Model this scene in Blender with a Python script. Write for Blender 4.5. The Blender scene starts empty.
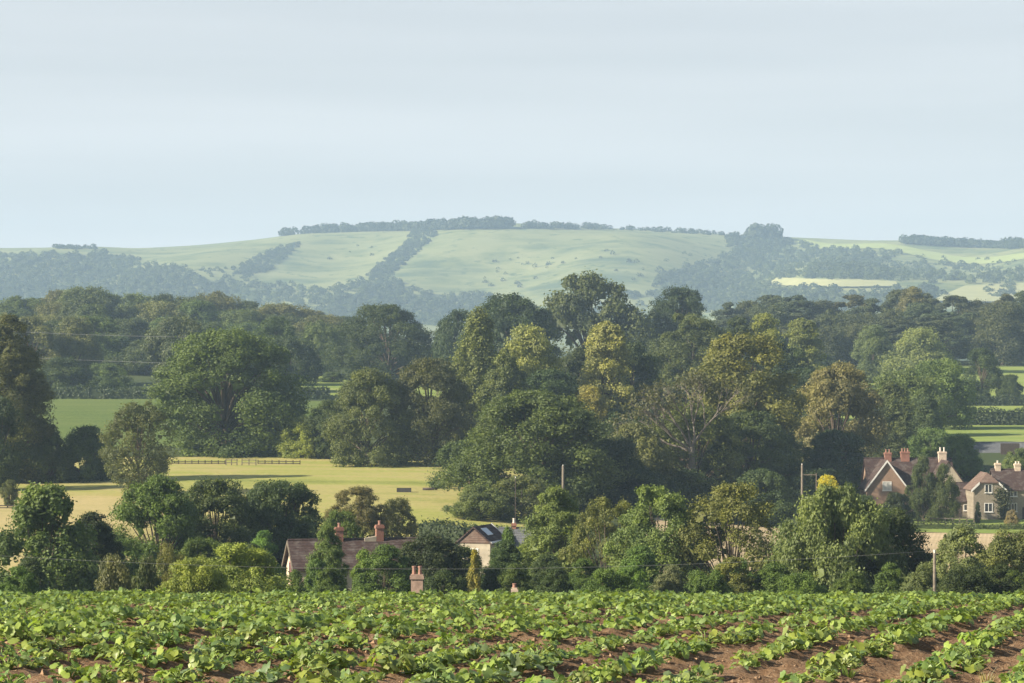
import bpy, math, random
import numpy as np
R = math.radians
sc = bpy.context.scene
COL = sc.collection
rnd = random.Random(7)
F = 2500.0                      # focal length in pixels of a 1024 px wide frame
CX, HY = 512.0, 380.0           # principal column, row of the true horizon (eye level, z = 0)

# ------------------------------------------------------------------ terrain
PXC = np.array([-700, 0, 230, 450, 600, 800, 1000, 1700.])
def near_drop(d):
    d = np.asarray(d, float)
    dd = np.clip(d, 0, 93)
    v = 1.86 + .041*dd + .00088*np.clip(dd-25, 0, None)**2
    return v + .14*np.clip(d-93, 0, None)
TAB = {
 200: [20, 20, 20, 20.2, 20.4, 20.8, 21, 21],
 235: [18.5, 18.5, 18.5, 18.8, 19.5, 20.5, 20.8, 20.8],
 270: [16.5, 16.5, 16.5, 16.8, 18, 20.0, 20.2, 20.2],
 335: [14.5, 14.5, 14.5, 14.8, 16.3, 19.2, 19.5, 19.5],
 372: [13.5, 13.5, 13.5, 13.9, 15.2, 18.2, 18.9, 18.9],
 400: [12.8, 12.8, 12.8, 13.2, 14.3, 15.0, 15.3, 15.3],
 440: [10.6, 10.6, 10.6, 11, 12.2, 11.6, 11, 11],
 520: [6.2, 6.2, 6.2, 7, 9, 9.7, 9.9, 9.9],
 570: [4.2, 4.2, 4.2, 5, 7, 7.8, 7.8, 7.8],
 650: [1, 1, 1, 1.5, 3, 3.9, 3.9, 3.9],
 800: [-8, -8, -8, -5, -3.5, -4.8, -4.8, -4.8],
 900: [-14, -14, -13, -9, -8, -7, -7, -7],
 1050: [-16, -16, -14, -9, -8, -8, -8, -8],
 1300: [-4, -4, -4, -2, -2, -2, -2, -2],
 1800: [-6, -6, -6, -6, -6, -10, -12, -12],
 2300: [-22, -22, -22, -20, -20, -40, -46, -46],
}
RPX = np.array([-700, 0, 60, 130, 200, 260, 300, 420, 540, 640, 740, 800, 900, 960, 1024, 1700.])
RY = np.array([252, 248, 247.5, 249, 245, 239, 233.5, 229.5, 226.5, 229, 235, 237.5, 242, 246, 249, 251.])
GP = np.arange(-700, 1701, 8.0)
NL = 430
GL = np.linspace(math.log(60), math.log(12000), NL)
GD = np.exp(GL)
def _build():
    Z = np.zeros((NL, len(GP)))
    ks = sorted(TAB)
    rows = np.array([np.interp(GP, PXC, TAB[k]) for k in ks])
    ry = np.interp(GP, RPX, RY)
    wr = np.clip((GP-690)/160, 0, 1); wr = wr*wr*(3-2*wr)     # the right side rises earlier and gentler
    for i, d in enumerate(GD):
        if d <= 165: Z[i] = near_drop(d)
        elif d <= 200: Z[i] = near_drop(165)+(rows[0]-near_drop(165))*(d-165)/35
        elif d <= 2300:
            j = max(k for k in range(len(ks)) if ks[k] <= d)
            j = min(j, len(ks)-2)
            t = (d-ks[j])/(ks[j+1]-ks[j])
            Z[i] = rows[j]*(1-t)+rows[j+1]*t
        else:
            t = np.clip((d-2850)/850, 0, 1)
            s = .55*t*t*(3-2*t)+.45*np.sin(t*math.pi/2)
            yb = np.interp(d, [2300, 2850, 3700], [357, 334, 330])
            y1 = yb+(ry-yb)*s
            y2 = np.interp(d, [2300, 2450, 2700, 2850, 3000, 3300, 3500, 3700], [330, 320, 291, 276, 264, 252, 247, 243])
            y2 = y2+(ry-243)*np.clip((d-2850)/850, 0, 1)
            y = y1*(1-wr)+y2*wr
            dd = min(d, 3760)
            z = -(380-y)/2500*dd
            # spurs and coombes
            x = (GP-CX)/F*d
            amp = 17*np.clip((d-2850)/300, 0, 1)*np.clip((3720-d)/250, 0, 1)
            fold = np.sin(x/95+d/260.)+.6*np.sin(x/47-d/150.+1.3)+.5*np.sin(x/160+2.)
            z = z-amp*fold*.7
            z = z+np.clip(d-3760, 0, None)*.05
            Z[i] = z
    def blur(A, n, axis):
        for _ in range(n):
            P = np.concatenate([A.take([0], axis), A, A.take([-1], axis)], axis)
            n_ = A.shape[axis]
            A = .25*P.take(range(0, n_), axis)+.5*P.take(range(1, n_+1), axis)+.25*P.take(range(2, n_+2), axis)
        return A
    keep = Z.copy()
    Z = blur(blur(Z, 8, 0), 30, 1)
    w = np.clip((GD-2500)/300, 0, 1)[:, None]                 # the hills stay crisp
    Z = Z*(1-w)+blur(keep, 2, 1)*w
    return Z
GZ = _build()
def drop(x, d):
    """metres below the eye of the ground at (x, d); arrays welcome"""
    x = np.asarray(x, float); d = np.asarray(d, float)
    dc = np.clip(d, 60, 11900)
    px = np.clip(CX+F*x/dc, -690, 1690)
    u = (px-GP[0])/8.0; v = (np.log(dc)-GL[0])/(GL[1]-GL[0])
    i = np.clip(v.astype(int), 0, NL-2); j = np.clip(u.astype(int), 0, len(GP)-2)
    fv = v-i; fu = u-j
    z = (GZ[i, j]*(1-fu)+GZ[i, j+1]*fu)*(1-fv)+(GZ[i+1, j]*(1-fu)+GZ[i+1, j+1]*fu)*fv
    w = np.clip((d-58)/30, 0, 1); w = w*w*(3-2*w)
    return near_drop(d)*(1-w)+z*w
def gz(x, d): return -drop(x, d)
def at(px, d):                   # ground point under image column px at depth d
    x = (px-CX)/F*d
    return x, d, float(gz(x, d))
def zy(py, d): return -(py-HY)/F*d
def hit(px, py, d0, d1):         # where the sight line meets the ground
    d = d0
    while d < d1:
        x = (px-CX)/F*d
        if float(gz(x, d)) >= zy(py, d): return x, d
        d *= 1.002
    return (px-CX)/F*d1, d1

# ------------------------------------------------------------------ mesh helpers
def mesh_np(name, V, Q, mats, smooth=False, attr=None, midx=None):
    me = bpy.data.meshes.new(name)
    V = np.asarray(V, np.float32).reshape(-1, 3); Q = np.asarray(Q, np.int32)
    k = Q.shape[1]
    me.vertices.add(len(V)); me.vertices.foreach_set('co', V.ravel())
    me.loops.add(Q.size); me.loops.foreach_set('vertex_index', Q.ravel())
    me.polygons.add(len(Q))
    me.polygons.foreach_set('loop_start', np.arange(0, Q.size, k, dtype=np.int32))
    try: me.polygons.foreach_set('loop_total', np.full(len(Q), k, np.int32))
    except Exception: pass
    for m in (mats if isinstance(mats, (list, tuple)) else [mats]): me.materials.append(m)
    if midx is not None: me.polygons.foreach_set('material_index', np.asarray(midx, np.int32))
    me.polygons.foreach_set('use_smooth', np.full(len(Q), smooth, bool))
    if attr is not None:
        a = me.attributes.new('var', 'FLOAT', 'POINT'); a.data.foreach_set('value', np.asarray(attr, np.float32))
    me.update(calc_edges=True)
    return me
def link(name, me, parent=None, loc=(0, 0, 0), rz=0, scale=(1, 1, 1), color=None):
    o = bpy.data.objects.new(name, me); COL.objects.link(o)
    o.location = loc; o.rotation_euler = (0, 0, rz); o.scale = scale
    if parent: o.parent = parent
    if color: o.color = (*color, 1)
    return o
def tag(o, label=None, cat=None, group=None, kind=None):
    if label: o['label'] = label
    if cat: o['category'] = cat
    if group: o['group'] = group
    if kind: o['kind'] = kind
    return o
def thing(name, label, cat, loc, rz=0, group=None, scale=(1, 1, 1)):
    return tag(link(name, None, None, loc, rz, scale), label, cat, group)
class MB:                        # collects plain polygons
    def __init__(s): s.v = []; s.f = []
    def poly(s, *p):
        n = len(s.v); s.v += [tuple(q) for q in p]; s.f.append(tuple(range(n, n+len(p))))
    def box(s, x0, x1, y0, y1, z0, z1):
        n = len(s.v)
        s.v += [(x, y, z) for z in (z0, z1) for x, y in ((x0, y0), (x1, y0), (x1, y1), (x0, y1))]
        s.f += [tuple(n+i for i in q) for q in ((3, 2, 1, 0), (4, 5, 6, 7), (0, 1, 5, 4), (1, 2, 6, 5), (2, 3, 7, 6), (3, 0, 4, 7))]
    def tube(s, p, r, n=6, cap=True):
        p = [np.array(q, float) for q in p]; base = len(s.v)
        if np.isscalar(r): r = [r]*len(p)
        for i, q in enumerate(p):
            t = p[min(i+1, len(p)-1)]-p[max(i-1, 0)]; t = t/(np.linalg.norm(t)+1e-9)
            a = np.cross(t, (0, 0, 1) if abs(t[2]) < .9 else (1, 0, 0)); a /= np.linalg.norm(a); b = np.cross(t, a)
            for k in range(n):
                c = q+r[i]*(a*math.cos(2*math.pi*k/n)+b*math.sin(2*math.pi*k/n)); s.v.append(tuple(c))
        for i in range(len(p)-1):
            for k in range(n):
                a0 = base+i*n+k; a1 = base+i*n+(k+1) % n
                s.f.append((a0, a1, a1+n, a0+n))
        if cap:
            s.f.append(tuple(base+k for k in range(n))[::-1]); s.f.append(tuple(base+(len(p)-1)*n+k for k in range(n)))
    def prism(s, pts, off):      # polygon pts extruded by the vector off
        n = len(pts); b = len(s.v); off = np.array(off)
        s.v += [tuple(q) for q in pts]+[tuple(np.array(q)+off) for q in pts]
        s.f.append(tuple(range(b, b+n))[::-1]); s.f.append(tuple(range(b+n, b+2*n)))
        for i in range(n):
            j = (i+1) % n; s.f.append((b+i, b+j, b+n+j, b+n+i))
    def build(s, name, mat, parent=None, loc=(0, 0, 0), rz=0, smooth=False, color=None):
        me = bpy.data.meshes.new(name); me.from_pydata(s.v, [], s.f); me.materials.append(mat)
        import bmesh
        bm = bmesh.new(); bm.from_mesh(me); bmesh.ops.recalc_face_normals(bm, faces=bm.faces); bm.to_mesh(me); bm.free()
        if smooth: me.polygons.foreach_set('use_smooth', [True]*len(me.polygons))
        me.update()
        return link(name, me, parent, loc, rz, color=color)

# ------------------------------------------------------------------ materials
class NT:
    def __init__(s, name):
        s.m = bpy.data.materials.new(name); s.m.use_nodes = True; s.t = s.m.node_tree; s.n = s.t.nodes
        s.p = s.n['Principled BSDF']; s.out = s.n['Material Output']
    def new(s, t, **kw):
        x = s.n.new(t)
        for k, v in kw.items():
            if k.startswith('i_'): x.inputs[k[2:].replace('_', ' ')].default_value = v
            else: setattr(x, k, v)
        return x
    def l(s, a, b): s.t.links.new(a, b)
    def noise(s, scale, detail=4, rough=.55, vec=None, dim='Object'):
        x = s.new('ShaderNodeTexNoise', i_Scale=scale, i_Detail=detail, i_Roughness=rough)
        if vec is None:
            tc = s.new('ShaderNodeTexCoord'); vec = tc.outputs[dim]
        s.l(vec, x.inputs['Vector']); return x.outputs['Fac']
    def ramp(s, fac, stops):
        r = s.new('ShaderNodeValToRGB'); e = r.color_ramp.elements
        while len(e) > len(stops): e.remove(e[-1])
        while len(e) < len(stops): e.new(.5)
        for i, (p, c) in enumerate(stops): e[i].position = p; e[i].color = (*c, 1)
        s.l(fac, r.inputs['Fac']); return r.outputs['Color']
    def mix(s, fac, a, b, mode='MIX'):
        m = s.new('ShaderNodeMix', data_type='RGBA', blend_type=mode)
        for sock, v in ((m.inputs[0], fac), (m.inputs[6], a), (m.inputs[7], b)):
            if hasattr(v, 'links'): s.l(v, sock)
            elif isinstance(v, (int, float)): sock.default_value = v
            else: sock.default_value = (*v, 1)
        return m.outputs[2]
    def math(s, op, a, b=0.0):
        m = s.new('ShaderNodeMath', operation=op)
        for i, v in enumerate((a, b)):
            if hasattr(v, 'links'): s.l(v, m.inputs[i])
            else: m.inputs[i].default_value = v
        return m.outputs[0]
    def mrange(s, v, a, b, c=0., d=1.):
        m = s.new('ShaderNodeMapRange'); s.l(v, m.inputs[0])
        for i, q in enumerate((a, b, c, d)): m.inputs[i+1].default_value = q
        return m.outputs[0]
    def bump(s, h, strength=.4, dist=.05):
        b = s.new('ShaderNodeBump', i_Strength=strength, i_Distance=dist); s.l(h, b.inputs['Height']); s.l(b.outputs[0], s.p.inputs['Normal'])
    def done(s, col, rough=.8, spec=.3):
        if hasattr(col, 'links'): s.l(col, s.p.inputs['Base Color'])
        else: s.p.inputs['Base Color'].default_value = (*col, 1)
        s.p.inputs['Roughness'].default_value = rough; s.p.inputs['Specular IOR Level'].default_value = spec
        return s.m
def simple(name, c, var=.25, scale=3., rough=.8, spec=.3, bump=0):
    t = NT(name); n = t.noise(scale, 5)
    a = tuple(x*(1-var) for x in c); b = tuple(min(1, x*(1+var)) for x in c)
    if bump: t.bump(n, bump, .03)
    return t.done(t.ramp(n, [(.3, a), (.7, b)]), rough, spec)
def leafmat(name, trans=.32, rough=.55, spec=.3, yellow=(1.25, 1.22, .8), dark=(.62, .68, .75)):
    """foliage: the object's own colour, varied clump by clump and leaf by leaf"""
    t = NT(name); oi = t.new('ShaderNodeObjectInfo'); at_ = t.new('ShaderNodeAttribute', attribute_name='var')
    c = oi.outputs['Color']
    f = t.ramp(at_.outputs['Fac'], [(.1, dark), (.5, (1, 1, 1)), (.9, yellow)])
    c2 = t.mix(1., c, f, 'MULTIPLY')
    hs = t.new('ShaderNodeHueSaturation'); t.l(c2, hs.inputs['Color'])
    t.l(t.mrange(oi.outputs['Random'], 0, 1, .485, .512), hs.inputs['Hue']); t.l(t.mrange(oi.outputs['Random'], 0, 1, .85, 1.12), hs.inputs['Value'])
    col = hs.outputs['Color']
    t.done(col, rough, spec)
    tr = t.new('ShaderNodeBsdfTranslucent'); t.l(t.mix(1., col, (1.25, 1.35, .7), 'MULTIPLY'), tr.inputs['Color'])
    ms = t.new('ShaderNodeMixShader'); ms.inputs[0].default_value = trans
    t.l(t.p.outputs[0], ms.inputs[1]); t.l(tr.outputs[0], ms.inputs[2]); t.l(ms.outputs[0], t.out.inputs['Surface'])
    return t.m
M = {}
M['leaf'] = leafmat('leaf')
M['needle'] = leafmat('needle', .1, .6, .25, (1.3, 1.2, .95))
M['crop'] = leafmat('crop_leaf', .35, .42, .5, (1.35, 1.3, .9), (.72, .82, .95))
M['bark'] = simple('bark', (.11, .085, .06), .35, 6, .9, .2, .4)
M['palebark'] = simple('pale_bark', (.19, .165, .13), .25, 5, .9, .2, .3)
M['stalk'] = simple('stalk', (.20, .27, .07), .2, 9, .6)

def ground_mat():
    t = NT('ground'); tc = t.new('ShaderNodeTexCoord'); P = tc.outputs['Object']
    sx = t.new('ShaderNodeSeparateXYZ'); t.l(P, sx.inputs[0])
    n1 = t.noise(.03, 6, .6, P); n2 = t.noise(.5, 5, .6, P); n3 = t.noise(.012, 8, .62, P)
    near = t.mix(t.mrange(n2, .3, .7), t.ramp(n1, [(.35, (.045, .065, .022)), (.65, (.085, .10, .035))]), (.06, .08, .03))
    # chalk downland turf with scuffs, terracettes and paths
    mp = t.new('ShaderNodeMapping'); mp.inputs['Scale'].default_value = (.006, .03, .05); t.l(P, mp.inputs[0])
    n4 = t.noise(1., 7, .62, mp.outputs[0])
    n5 = t.noise(.045, 6, .65, P)
    hill = t.ramp(n3, [(.38, (.085, .12, .055)), (.5, (.16, .19, .075)), (.62, (.26, .27, .12))])
    hill = t.mix(t.mrange(n4, .42, .62), hill, (.23, .25, .11))
    hill = t.mix(t.mrange(n5, .57, .66), hill, (.075, .11, .045))
    fac = t.mrange(sx.outputs['Y'], 2300, 2500)
    t.done(t.mix(fac, near, hill), .95, .1)
    return t.m
def field_mat(name, stops, stripe=None, sc1=.05, sc2=1.2, dk=.12):
    t = NT(name); tc = t.new('ShaderNodeTexCoord'); P = tc.outputs['Object']
    n1 = t.noise(sc1, 6, .6, P); n2 = t.noise(sc2, 5, .6, P)
    mp = t.new('ShaderNodeMapping'); mp.inputs['Scale'].default_value = (.012, .16, .1); t.l(P, mp.inputs[0])
    n3 = t.noise(1., 5, .6, mp.outputs[0])
    v = t.math('ADD', t.math('MULTIPLY', n1, .42), t.math('ADD', t.math('MULTIPLY', n2, .2), t.math('MULTIPLY', n3, .40)))
    c = t.ramp(v, stops)
    if stripe:
        mp2 = t.new('ShaderNodeMapping'); mp2.inputs['Rotation'].default_value = (0, 0, stripe[1]); t.l(P, mp2.inputs[0])
        w = t.new('ShaderNodeTexWave', i_Scale=stripe[0], i_Distortion=1.5, i_Detail=3.0); t.l(mp2.outputs[0], w.inputs[0])
        c = t.mix(t.mrange(w.outputs['Fac'], .2, .8, 0, stripe[3]), c, stripe[2])
    n4 = t.noise(sc2*1.7, 3, .6, P)
    c = t.mix(t.mrange(n4, .42, .62, dk, 0), c, tuple(.55*q for q in stops[0][1]))
    t.bump(n2, .5, .2)
    t.done(c, .95, .1); return t.m
M['ground'] = ground_mat()
M['meadow'] = field_mat('meadow_grass', [(.34, (.13, .17, .04)), (.43, (.25, .27, .065)), (.50, (.34, .345, .09)), (.57, (.42, .36, .14)), (.66, (.29, .30, .08))])
M['greenfield'] = field_mat('green_crop', [(.36, (.10, .16, .035)), (.5, (.155, .21, .05)), (.64, (.21, .25, .07))], (.5, .5, (.07, .10, .03), .6), .05, .9, .4)
M['pasture'] = field_mat('pasture', [(.36, (.16, .23, .05)), (.5, (.24, .30, .07)), (.64, (.30, .32, .10))])
M['stubble'] = field_mat('stubble', [(.36, (.34, .26, .15)), (.5, (.50, .39, .23)), (.64, (.60, .47, .29))], (.6, .2, (.26, .20, .12), .22))
M['hillfield'] = field_mat('hill_field', [(.36, (.30, .31, .14)), (.5, (.37, .37, .17)), (.64, (.42, .41, .2))])
def soil_mat():
    t = NT('soil'); tc = t.new('ShaderNodeTexCoord'); P = tc.outputs['Object']
    n1 = t.noise(1.2, 5, .6, P); n2 = t.noise(14, 6, .7, P); n3 = t.noise(26, 3, .6, P)
    c = t.ramp(n2, [(.3, (.12, .068, .036)), (.5, (.205, .122, .066)), (.72, (.34, .23, .135))])
    c = t.mix(t.mrange(n1, .4, .65, 0, .55), c, (.30, .20, .12))
    c = t.mix(t.mrange(n3, .60, .66, 0, .75), c, (.46, .35, .23))
    c = t.mix(t.mrange(n3, .30, .38, .8, 0), c, (.09, .05, .03))
    t.bump(n2, .9, .06); t.done(c, .95, .12); return t.m
M['soil'] = soil_mat()
def brick_mat(name, c1, c2, mortar, sc_=4.):
    t = NT(name); tc = t.new('ShaderNodeTexCoord')
    b = t.new('ShaderNodeTexBrick', i_Scale=sc_); b.inputs['Color1'].default_value = (*c1, 1); b.inputs['Color2'].default_value = (*c2, 1); b.inputs['Mortar'].default_value = (*mortar, 1)
    mp = t.new('ShaderNodeMapping'); mp.inputs['Rotation'].default_value = (R(90), 0, 0); t.l(tc.outputs['Object'], mp.inputs[0]); t.l(mp.outputs[0], b.inputs[0])
    n = t.noise(.9, 6, .65)
    c = t.mix(t.mrange(n, .35, .7, 0, .65), b.outputs['Color'], tuple(x*.55 for x in c1))
    t.bump(b.outputs['Fac'], .3, .02)
    t.done(c, .9, .2); return t.m
M['brick'] = brick_mat('red_brick', (.36, .235, .16), (.28, .185, .125), (.36, .30, .24))
M['stone'] = brick_mat('grey_stone', (.32, .275, .205), (.25, .21, .155), (.34, .30, .24), 2.2)
M['render'] = simple('cream_render', (.62, .50, .36), .15, 1.5, .9)
M['creamwall'] = simple('cream_wall', (.40, .35, .26), .2, 1.5, .9)
def roof_mat(name, a, b, lichen):
    t = NT(name); tc = t.new('ShaderNodeTexCoord')
    w = t.new('ShaderNodeTexWave', wave_type='BANDS', bands_direction='Z', i_Scale=1.6, i_Distortion=.6); t.l(tc.outputs['Object'], w.inputs[0])
    n = t.noise(1.3, 6, .65); n2 = t.noise(6., 3)
    c = t.ramp(n2, [(.3, a), (.7, b)])
    c = t.mix(t.mrange(n, .48, .68, 0, .65), c, lichen)
    c = t.mix(t.mrange(w.outputs['Fac'], 0, .25, .45, 0), c, tuple(x*.4 for x in a))
    t.bump(w.outputs['Fac'], .4, .04); t.done(c, .9, .2); return t.m
M['tile'] = roof_mat('brown_tile', (.048, .031, .028), (.082, .052, .043), (.17, .15, .13))
M['redtile'] = roof_mat('red_tile', (.13, .088, .068), (.19, .125, .095), (.25, .20, .16))
M['slate'] = roof_mat('grey_slate', (.10, .105, .11), (.15, .155, .16), (.2, .2, .19))
M['white'] = simple('white_paint', (.70, .68, .63), .05, 4, .6, .4)
M['pink'] = simple('faded_red_paint', (.50, .24, .22), .1, 4, .6, .4)
M['glass'] = NT('window_glass').done((.03, .035, .04), .12, .6)
M['bright_pane'] = NT('sky_painted_glass').done((.55, .54, .5), .2, .6)  # pale base colour stands in for the sky reflected in the pane
M['skylight'] = NT('skylight_glass').done((.55, .6, .62), .18, .8)
M['pot'] = simple('clay_pot', (.30, .165, .12), .2, 4, .85)
M['palepot'] = simple('pale_pot', (.68, .60, .50), .15, 4, .85)
M['chim'] = brick_mat('chimney_brick', (.34, .16, .11), (.28, .13, .09), (.34, .28, .22))
M['palechim'] = simple('pale_chimney', (.55, .44, .33), .2, 3, .9)
M['hollowchim'] = simple('weathered_chimney', (.36, .25, .19), .25, 4, .9)
M['wood'] = simple('weathered_wood', (.17, .145, .11), .3, 8, .9, .2, .2)
M['darkwood'] = simple('dark_wood', (.07, .055, .045), .3, 6, .9)
M['wire'] = simple('wire', (.30, .30, .28), .1, 1, .6)
M['trough'] = simple('dark_trough', (.05, .048, .045), .2, 4, .8)

# ------------------------------------------------------------------ the ground
def terrain():
    ds = np.concatenate([np.linspace(-60, 10, 15), np.linspace(13, 120, 80), np.exp(np.linspace(math.log(121.5), math.log(11500), 370))])
    s = np.linspace(-1, 1, 241); s = np.sign(s)*np.abs(s)**1.15
    D, S = np.meshgrid(ds, s, indexing='ij')
    X = S*(60+.62*np.clip(D, 0, None))
    Zt = gz(X, D)
    inf = ((D > 8) & (D < 66) & (np.abs(X) < 45))
    Zt = np.where(inf, Zt-.22, Zt)
    V = np.stack([X, D, Zt], -1).reshape(-1, 3)
    nr, nc = D.shape
    i, j = np.meshgrid(np.arange(nr-1), np.arange(nc-1), indexing='ij'); a = (i*nc+j).ravel()
    Q = np.stack([a, a+1, a+nc+1, a+nc], 1)
    o = link('ground', mesh_np('ground', V, Q, M['ground'], True)); tag(o, kind='structure')
terrain()
def drape(name, quad, mat, nu=60, nv=30, off=.1, wob=.6, seed=0, kind='structure'):
    """a field: four ground corners (near-left, near-right, far-right, far-left), laid over the ground sheet"""
    r = np.random.RandomState(seed)
    q = [np.array(p[:2], float) for p in quad]
    u = np.linspace(0, 1, nu+1); v = np.linspace(0, 1, nv+1)
    Vv, U = np.meshgrid(v, u, indexing='ij')
    P = (q[0][None, None]*((1-U)*(1-Vv))[..., None]+q[1]*(U*(1-Vv))[..., None]+q[2]*(U*Vv)[..., None]+q[3]*((1-U)*Vv)[..., None])
    ph = r.rand(4)*6
    edge_v = np.minimum(Vv, 1-Vv) < 1e-6; edge_u = np.minimum(U, 1-U) < 1e-6
    P[..., 1] += np.where(edge_v, wob*(np.sin(U*23+ph[0])+np.sin(U*51+ph[1])*.6), 0)
    P[..., 0] += np.where(edge_u, wob*(np.sin(Vv*19+ph[2])+np.sin(Vv*43+ph[3])*.6), 0)
    Z = gz(P[..., 0], P[..., 1])+off
    V = np.concatenate([P, Z[..., None]], -1).reshape(-1, 3)
    a = (np.arange(nv)[:, None]*(nu+1)+np.arange(nu)[None]).ravel()
    Q = np.stack([a, a+1, a+nu+2, a+nu+1], 1)
    o = link(name, mesh_np(name, V, Q, mat, True)); tag(o, kind=kind); return o
def xy(px, d): return ((px-CX)/F*d, d)
drape('meadow', [xy(-420, 232), xy(540, 232), xy(520, 404), xy(-420, 404)], M['meadow'], 90, 50, .12)
drape('mown_meadow', [xy(-420, 233), xy(250, 233), xy(170, 318), xy(-420, 312)], field_mat('mown_grass', [(.36, (.30, .26, .10)), (.47, (.40, .34, .14)), (.55, (.47, .38, .18)), (.66, (.36, .32, .11))]), 60, 30, .2, 2., 9)
drape('crop_field', [xy(-300, 424), xy(372, 424), xy(352, 560), xy(-300, 572)], M['greenfield'], 70, 40, .14)
drape('upper_field', [xy(290, 574), xy(470, 574), xy(470, 690), xy(270, 690)], M['pasture'], 30, 14, .14)
drape('pasture', [xy(840, 440), xy(1400, 440), xy(1400, 524), xy(840, 524)], M['pasture'], 60, 24, .14)
drape('bank_field', [xy(840, 533), xy(1400, 533), xy(1400, 600), xy(840, 600)], M['pasture'], 60, 24, .14)
drape('upper_pasture', [xy(820, 612), xy(1400, 612), xy(1400, 790), xy(820, 790)], M['pasture'], 60, 30, .16)
drape('stubble_field', [xy(650, 215), xy(1300, 215), xy(1300, 318), xy(650, 318)], M['stubble'], 70, 30, .12)
drape('grass_verge', [xy(830, 319), xy(1300, 319), xy(1300, 345), xy(830, 345)], M['pasture'], 60, 8, .12)
def hq(*pp): return [hit(px, py, 2350, 3690) for px, py in pp]
def slope_field(name, near, far, mat, n=40, m=8, off=2.2):
    """a hillside field between two boundary lines surveyed along the slope"""
    V = []
    for i in range(n+1):
        t = i/n
        a = np.array(hit(float(np.interp(t, np.linspace(0, 1, len(near)), [p[0] for p in near])), float(np.interp(t, np.linspace(0, 1, len(near)), [p[1] for p in near])), 2350, 3690))
        b = np.array(hit(float(np.interp(t, np.linspace(0, 1, len(far)), [p[0] for p in far])), float(np.interp(t, np.linspace(0, 1, len(far)), [p[1] for p in far])), 2350, 3690))
        for j in range(m+1):
            q = a+(b-a)*j/m; V.append((q[0], q[1], float(gz(q[0], q[1]))+off))
    a = (np.arange(n)[:, None]*(m+1)+np.arange(m)[None]).ravel()
    o = link(name, mesh_np(name, V, np.stack([a, a+m+1, a+m+2, a+1], 1), mat, True)); tag(o, kind='structure')
slope_field('hill_field', [(768, 286), (800, 288.5), (850, 288.8), (898, 288)], [(776, 279.5), (830, 281.5), (870, 282), (896, 283.5)], M['hillfield'])
slope_field('valley_field', [(930, 303), (1030, 304), (1150, 305)], [(965, 288), (1010, 285.5), (1150, 283)], M['hillfield'])
drape('down_field', hq((800, 247), (1100, 262), (1080, 251), (798, 239)), field_mat('down_turf', [(.36, (.24, .30, .10)), (.6, (.34, .38, .14))]), 50, 14, 1., 4, 5)

# ------------------------------------------------------------------ crop field
ROW = R(16.5); RS, RC = math.sin(ROW), math.cos(ROW); RSP = .96
def vnoise(x, y, seed):
    xi = np.floor(x).astype(np.int64); yi = np.floor(y).astype(np.int64); fx = x-xi; fy = y-yi
    fx = fx*fx*(3-2*fx); fy = fy*fy*(3-2*fy)
    def h(a, b):
        n = (a*374761393+b*668265263+seed*974711) & 0x7fffffff
        n = ((n ^ (n >> 13))*1274126177) & 0x7fffffff
        return ((n ^ (n >> 16)) & 0xffff)/65535.
    return (h(xi, yi)*(1-fx)+h(xi+1, yi)*fx)*(1-fy)+(h(xi, yi+1)*(1-fx)+h(xi+1, yi+1)*fx)*fy
def soil_z(x, y):
    w = x*RC-y*RS                                  # across the rows
    z = gz(x, y)+.035*np.cos(2*math.pi*w/RSP)
    z = z+.05*(vnoise(x*2.6, y*2.6, 1)-.5)+.07*(vnoise(x*5, y*5, 2)-.5)+.10*np.clip(vnoise(x*9, y*9, 3)-.5, 0, 1)+.06*np.clip(vnoise(x*17, y*17, 4)-.45, 0, 1)
    return z
def soil():
    xs = []; ys = np.concatenate([np.arange(9, 34, .085), np.arange(34, 64.5, .14)])
    s = np.linspace(-1, 1, 330)
    Y, S = np.meshgrid(ys, s, indexing='ij'); X = S*(6+.30*Y)
    Z = soil_z(X, Y)
    V = np.stack([X, Y, Z], -1).reshape(-1, 3); nr, nc = Y.shape
    a = (np.arange(nr-1)[:, None]*nc+np.arange(nc-1)[None]).ravel()
    o = link('field_soil', mesh_np('field_soil', V, np.stack([a, a+1, a+nc+1, a+nc], 1), M['soil'], True)); tag(o, kind='structure')
soil()
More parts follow.
